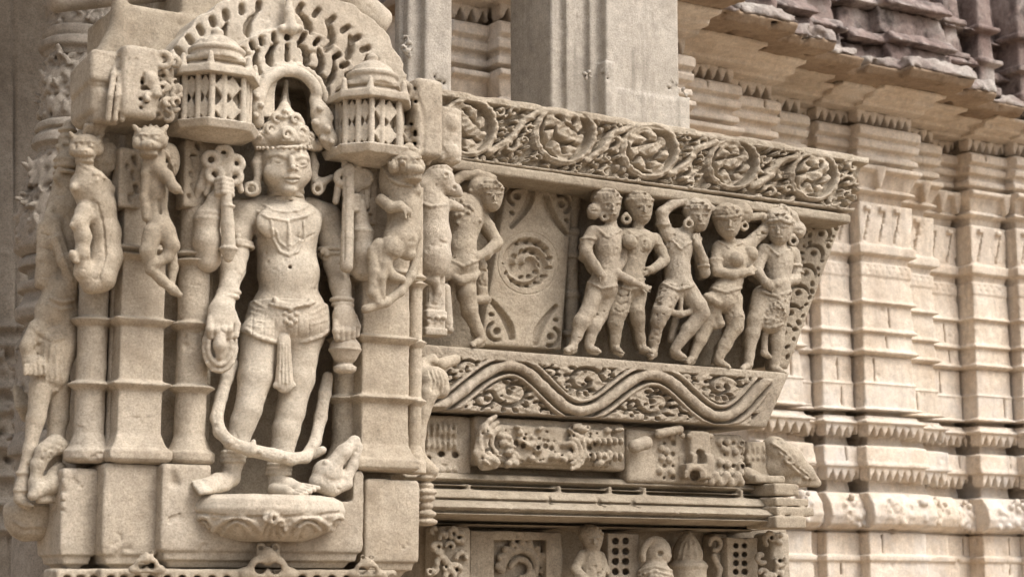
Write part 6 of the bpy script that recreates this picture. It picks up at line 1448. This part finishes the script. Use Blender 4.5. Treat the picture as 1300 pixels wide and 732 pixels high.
for i, (x0, x1, yf) in enumerate(xs_b):
    vis = 300 if BAYS[i][1] < 1000 else 765
    zlo, zhi = zw(vis), zw(-60 if BAYS[i][1] < 1000 else 20)
    c = Carve.__new__(Carve); c.y0 = yf; c.h = h = 0.0065
    lo = np.array([x0-0.08, yf-0.34, zlo-0.02]); hi = np.array([x1+0.08, YBK+0.02, zhi+0.02])
    c.lo = lo; c.n = np.ceil((hi-lo)/h).astype(int)+1; c.F = np.full(c.n, 0.5, np.float32); c.ax = [(lo[k]+np.arange(c.n[k])*h).astype(np.float32) for k in range(3)]
    rside = i+1 < len(xs_b) and xs_b[i+1][2] > yf; lside = i > 0 and xs_b[i-1][2] > yf
    def fn(X, Y, Z_, x0=x0, x1=x1, yf=yf, rside=rside, lside=lside):
        o = np.interp(Z_, PZz, PZo)
        xl = x0-(np.minimum(o, 0.05) if lside else 0); xr = x1+(np.minimum(o, 0.05) if rside else 0)
        return np.maximum(np.maximum(yf-o-Y, Y-YBK), np.maximum(np.maximum(xl-X, X-xr), np.maximum(zlo-Z_, Z_-zhi)))
    c.put(lo, hi, fn)
    for top, bot, out in ((149, 166, 0.055), (540, 557, 0.06), (594, 613, 0.06)):
        if zw(bot) > zlo: teeth(c, x0+0.004, x1-0.004, yf+0.01, top, bot, 0.045, out-0.005)
    if i in slot: c.wbox((x1-0.028, yf-0.2, zlo-0.1), (x1+0.03, yf+0.2, zhi+0.1), op='cut', rd=0.004)
    if vis > 700:
        m = mpp(1125, 300, yf); W_ = x1-x0
        # stepped triangles of the panel course, hanging leaves, carved bands
        for k in range(max(1, round(W_/0.10))):
            xc = x0+W_*(k+0.5)/max(1, round(W_/0.10))
            for q in range(5):
                z = zw(274+q*8); e = 0.004+q*0.0075
                c.wbox((xc-e-0.010, yf-0.06, z-0.016), (xc-e, yf-0.004, z+0.016), rd=0.002, op='cut')
            c.wbox((xc-0.045, yf-0.045, zw(272)), (xc-0.012, yf-0.01, zw(266)), rd=0.003)
        npd = max(1, round(W_/0.115))
        for k in range(npd):
            xc = x0+W_*(k+0.5)/npd
            if (i*3+k) % 4 != 2:
                za, zb_, hw0 = zw(219), zw(247), 0.030+0.008*wr.rand()
                def fnp(X, Y, Z_, xc=xc, za=za, zb_=zb_, hw0=hw0):
                    q = np.clip((Z_-zb_)/(za-zb_), 0, 1); u = np.abs(X-xc)
                    return np.maximum(np.maximum((u-hw0*q**0.8)*0.8, np.maximum(yf-0.095+0.03*(1-q)+0.4*u-Y, Y-yf)), np.maximum(zb_-Z_, Z_-za))
                c.put(np.array([xc-0.05, yf-0.1, zb_]), np.array([xc+0.05, yf, za]), fnp, 0.003)
        nb = max(2, int(W_/0.035))
        for k in range(nb):
            xc = x0+W_*(k+0.5)/nb
            c.wchain([((xc, yf-0.06, zw(341)), 0.008), ((xc, yf-0.02, zw(341)), 0.008)], k=0.003, op='cut'); c.wchain([((xc+0.012, yf-0.06, zw(348)), 0.007), ((xc+0.012, yf-0.02, zw(348)), 0.007)], k=0.003, op='cut')
        for k in range(int(W_/0.008)):
            xc, z = wr.uniform(x0+0.01, x1-0.01), zw(wr.uniform(630, 668)); c.wchain([((xc, yf-0.085, z), wr.uniform(0.010, 0.018))], k=0.006)
        for k in range(int(W_/0.03)):
            xc, z = wr.uniform(x0+0.01, x1-0.01), zw(wr.uniform(634, 664)); c.wchain([((xc, yf-0.125, z), wr.uniform(0.006, 0.011))], k=0.008, op='cut')
    for (ta, tb) in ((355, 383), (391, 418), (427, 444), (456, 486), (492, 517), (568, 587), (678, 703), (714, 730), (168, 181), (204, 211)):
        if zw(tb) < zlo: continue
        for k in range(1 if wr.rand() < 0.45 else 0):
            xj = wr.uniform(x0+0.03, x1-0.03); c.wbox((xj-0.004, yf-0.10, zw(tb)), (xj+0.004, yf+0.008, zw(ta)), rd=0.002, k=0.001, op='cut')
    for k in range(int((x1-x0)*(zhi-zlo)*14)):
        xj, zj = wr.uniform(x0, x1), wr.uniform(zlo, zhi); r0_ = wr.uniform(0.006, 0.016); c.wchain([((xj, yf-float(np.interp(zj, PZz, PZo))-r0_*0.5, zj), r0_)], k=0.003, op='cut')
    c.done('wall_bay', S_WALL, wall, wear=1.6)
# projecting eave: soffit and weathered roof courses, following the bays
def tier(name, mat, zt, zb, out0, out1, wear, h=0.010, seed=0):
    x0, x1 = xs_b[0][0], xs_b[-1][1]; lo = np.array([x0-0.1, YB-1.2, zb-0.08]); hi = np.array([x1+0.1, YBK, zt+0.08])
    c = Carve.__new__(Carve); c.y0 = YB; c.h = h; c.lo = lo; c.n = np.ceil((hi-lo)/h).astype(int)+1; c.F = np.full(c.n, 0.5, np.float32); c.ax = [(lo[k]+np.arange(c.n[k])*h).astype(np.float32) for k in range(3)]
    for (a, b, yf) in xs_b:
        o0, o1 = out0, out1
        if a > Xw(1225, 480, YB): o0, o1 = min(out0, 0.16), min(out1, 0.16)
        def fn(X, Y, Z_, a=a, b=b, yf=yf, o0=o0, o1=o1):
            q = np.clip((Z_-zb)/(zt-zb), 0, 1)
            return np.maximum(np.maximum(yf-(o0+(o1-o0)*q)-Y, Y-YBK), np.maximum(np.maximum(a-0.06-X, X-b-0.06), np.maximum(zb-Z_, Z_-zt)))
        c.put(np.array([a-0.06, yf-max(out0, out1), zb]), np.array([b+0.06, YBK, zt]), fn, 0.01)
    SEED[0] += 1
    c.F += noise3(c.F.shape, h, 0.12, SEED[0]+33)*0.008*wear+noise3(c.F.shape, h, 0.022, SEED[0]+34)*0.006*wear+np.maximum(noise3(c.F.shape, h, 0.05, SEED[0]+35)-0.35, 0)*0.05*wear
    return c.done(name, mat, wall, wear=1.5)
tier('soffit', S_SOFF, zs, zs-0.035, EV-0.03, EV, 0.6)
tier('eave_lip', S_LICH, zs+0.055, zs+0.002, EV+0.0, EV-0.03, 1.6)
tier('roof_course', S_EAVE, zs+0.14, zs+0.057, EV-0.12, EV-0.15, 1.0)
tier('roof_course', S_EAVE, zs+0.20, zs+0.142, EV-0.08, EV-0.14, 0.8)
tier('roof_course', S_EAVE, zs+0.32, zs+0.202, EV-0.18, EV-0.20, 0.8)
tier('roof_course', S_EAVE, zs+0.40, zs+0.322, EV-0.12, EV-0.20, 0.8)
tier('roof_course', S_EAVE, zs+0.9, zs+0.402, EV-0.26, EV-0.34, 0.8)
# wall foot down to the ground (below the picture)
rawobj('wall_foot', (xs_b[0][0], YB-0.12, 0.0), (xs_b[-1][1], YBK-0.002, zw(768)), S_WALL, wall)
# slim roof pilasters on the upper right
for px in (1180, 1222, 1272, 1310):
    x = Xw(px, 60, YB-0.02); c = Carve((px-40, -40, px+40, 130), YB-0.03, (-0.2, 0.2), 0.008)
    c.pbox(x-0.05, x+0.05, YB-0.17, YB+0.1, [(zs+0.03, 0.02), (zs+0.07, 0.02), (zs+0.075, 0.0), (zs+0.17, 0.0), (zs+0.175, 0.03), (zs+0.20, 0.03), (zs+0.205, 0.0), (zs+0.33, -0.01), (zs+0.335, 0.025), (zs+0.36, 0.025), (zs+0.365, 0.0), (zs+0.6, -0.01)], rd=0.01)
    for q in range(4): c.wchain([((x-0.05+q*0.034, YB-0.172, zs+0.22), 0.008), ((x-0.05+q*0.034, YB-0.172, zs+0.31), 0.006)], k=0.004, op='cut')
    c.done('roof_pilaster', S_EAVE, wall, wear=2.0)

# ------------------------------------------------------------------ grey square pillars on top of the beam
def sq_pillar(pxl, pxm, pxr, yf, yw, name, label, bot):
    c = Carve((pxl-20, -50, pxr+20, bot), yf, (-0.42, 0.05), 0.006)
    zt, zb = Z(-60, pxm, yf), Z(bot-15, pxm, yf)
    x0, x1 = Xw(pxm, 60, yf), Xw(pxr, 60, yf); xw0 = Xw(pxl, 60, yw+0.10); xw1 = Xw((pxl+pxm)/2, 60, yw)
    D = x1-x0
    c.wbox((x0, yf, zb), (x1, yf+D*1.3, zt), rd=0.005)
    c.wbox((x0-0.035, yf+0.03, zb), (x1-0.002, yf+D*1.2, zt), rd=0.005)
    c.wbox((x0-D*0.55, yw, zb), (x1-0.004, yf+D*1.15, zt), rd=0.005)
    c.wbox((x0-D*0.40, yw-0.02, zb), (x1-0.006, yf+D*1.1, zt), rd=0.005)
    return c, x0, x1, D
pl, x0, x1, D = sq_pillar(680, 770, 862, 0.10, 0.17, 'square_pillar', '', 165)
zz = lambda py: Z(py, 800, 0.10)
for a, b, t_, q in ((x0-0.012, x0+0.022, 84, 0.012), (x0-0.075, x0-0.055, 92, 0.0), (x1-0.01, x1+0.03, 112, 0.010)):
    pl.wbox((a, 0.10-q if q else 0.15, zz(200)), (b, 0.2, zz(t_)), rd=0.003)
pl.wbox((x0+0.0, 0.096, zz(200)), (x1, 0.12, zz(116)), rd=0.003)
for px, py in ((765, 92), (770, 98), (742, 94), (748, 92), (852, 102), (858, 108), (848, 110), (872, 120), (868, 114)):
    pl.wchain([(P(px, py, 0.105), 0.008), (P(px+2, py+6, 0.105), 0.006)], k=0.003); pl.wchain([(P(px+1, py+2, 0.085), 0.004), (P(px+1, py+2, 0.11), 0.004)], k=0.002, op='cut')
tag(pl.done('square_pillar', S_GREY), 'broad grey stepped pillar rising above the middle of the scroll frieze', 'pillar')
pl, x0, x1, D = sq_pillar(470, 540, 574, 0.08, 0.14, 'square_pillar', '', 130)
for px, py in ((515, 48), (520, 56), (518, 66), (512, 60), (550, 96), (555, 102), (548, 104), (562, 104), (528, 104)):
    pl.wchain([(P(px, py, 0.09), 0.009), (P(px+2, py+6, 0.09), 0.007)], k=0.003); pl.wchain([(P(px+1, py+2, 0.06), 0.004), (P(px+1, py+2, 0.1), 0.004)], k=0.002, op='cut')
tag(pl.done('square_pillar', S_GREY), 'narrower grey pillar rising behind the right side of the pierced arch', 'pillar')

# ------------------------------------------------------------------ far left: plain wall and ornate column in the porch
def hf_left(PX, PY):
    H = np.zeros(PX.shape)
    for py in (415, 438, 492, 520, 566, 604, 640, 672): H = H+0.02*np.exp(-((PY-py)/5.0)**2)*(PY > 400)
    H = H-0.012*np.exp(-((PX-20-(PY-300)*0.01)/1.5)**2)*(PY < 420)
    r_ = RS(88)
    for i in range(120):
        x, y = r_.uniform(-5, 85), r_.uniform(440, 600); H = H+r_.uniform(-0.02, 0.02)*np.exp(-((PX-x)**2+(PY-y)**2)/r_.uniform(8, 40))
    for px, a, b in ((22, 620, 660), (60, 640, 732), (12, 670, 732), (40, 690, 732)): H = H-0.012*np.exp(-((PX-px)/1.6)**2)*(PY > a)*(PY < b)
    return H
yl = 0.95
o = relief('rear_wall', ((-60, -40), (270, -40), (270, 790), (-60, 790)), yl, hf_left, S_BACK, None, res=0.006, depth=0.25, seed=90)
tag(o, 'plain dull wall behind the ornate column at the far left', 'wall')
col = thing('ornate_column', 'round ornate column with ringed and foliate drums standing in shade at the far left', 'column', (Xw(92, 480, 0.6), 0.6, 0.0))
y = 0.6; cxl = Xw(95, 240, y); m = mpp(92, 240, y); zc = lambda py: Z(py, 92, y)
def drum(name, a, b, prof, carve_=0, seed=0, h=0.005):
    c = Carve((20, a-20, 170, b+20), y, (-0.16, 0.16), h)
    c.lathe(cxl, y, [(zc(py), r*m) for py, r in prof])
    r_ = RS(seed); R = max(p[1] for p in prof)
    for i in range(carve_):
        t_ = r_.uniform(-1.9, 1.9); py = r_.uniform(a+4, b-4); rr = np.interp(py, [p[0] for p in prof], [p[1] for p in prof])*m
        q = np.array([cxl+rr*math.sin(t_-0.5), y-rr*math.cos(t_-0.5), zc(py)]); e = np.array([r_.uniform(-0.02, 0.02), r_.uniform(-0.01, 0.01), r_.uniform(-0.02, 0.02)])
        c.wchain([(q, r_.uniform(0.006, 0.010)), (q+e, 0.006)], k=0.004, op='cut' if i % 3 else 'add')
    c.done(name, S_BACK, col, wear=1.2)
drum('drum', -40, 44, [(-40, 46), (0, 46), (38, 45), (44, 42)], 120, 1)
drum('ring', 40, 78, [(40, 44), (42, 48), (52, 48), (54, 44), (58, 52), (68, 53), (70, 46), (78, 44)])
drum('drum', 74, 160, [(74, 42), (80, 46), (100, 48), (150, 48), (160, 44)], 170, 2)
drum('ring', 158, 200, [(158, 44), (162, 52), (170, 53), (172, 47), (178, 54), (190, 57), (192, 48), (200, 48)])
drum('drum', 198, 330, [(198, 48), (215, 58), (250, 66), (300, 74), (322, 72), (330, 60)], 230, 3)
drum('ring', 328, 420, [(328, 56), (335, 64), (345, 66), (347, 54), (362, 52), (364, 66), (374, 66), (376, 56), (388, 60), (398, 68), (410, 66), (414, 54), (420, 54)])
drum('drum', 418, 560, [(418, 54), (440, 62), (500, 64), (560, 60)], 200, 4)
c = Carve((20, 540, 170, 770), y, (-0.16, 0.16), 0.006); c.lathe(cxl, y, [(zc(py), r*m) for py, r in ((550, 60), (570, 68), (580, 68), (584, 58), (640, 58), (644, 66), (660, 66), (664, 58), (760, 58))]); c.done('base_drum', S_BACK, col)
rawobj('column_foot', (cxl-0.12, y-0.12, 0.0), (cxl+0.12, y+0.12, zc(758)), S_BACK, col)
# unseen slab added above the picture to cast shade over the column
rawobj('added_shade_slab', (-2.6, 0.12, 3.55), (0.2, yl+0.2, 3.75), S_BACK, None, 0.02)
tag(bpy.data.objects['added_shade_slab'], 'flat stone slab added out of view to shade the ornate column', 'roof')
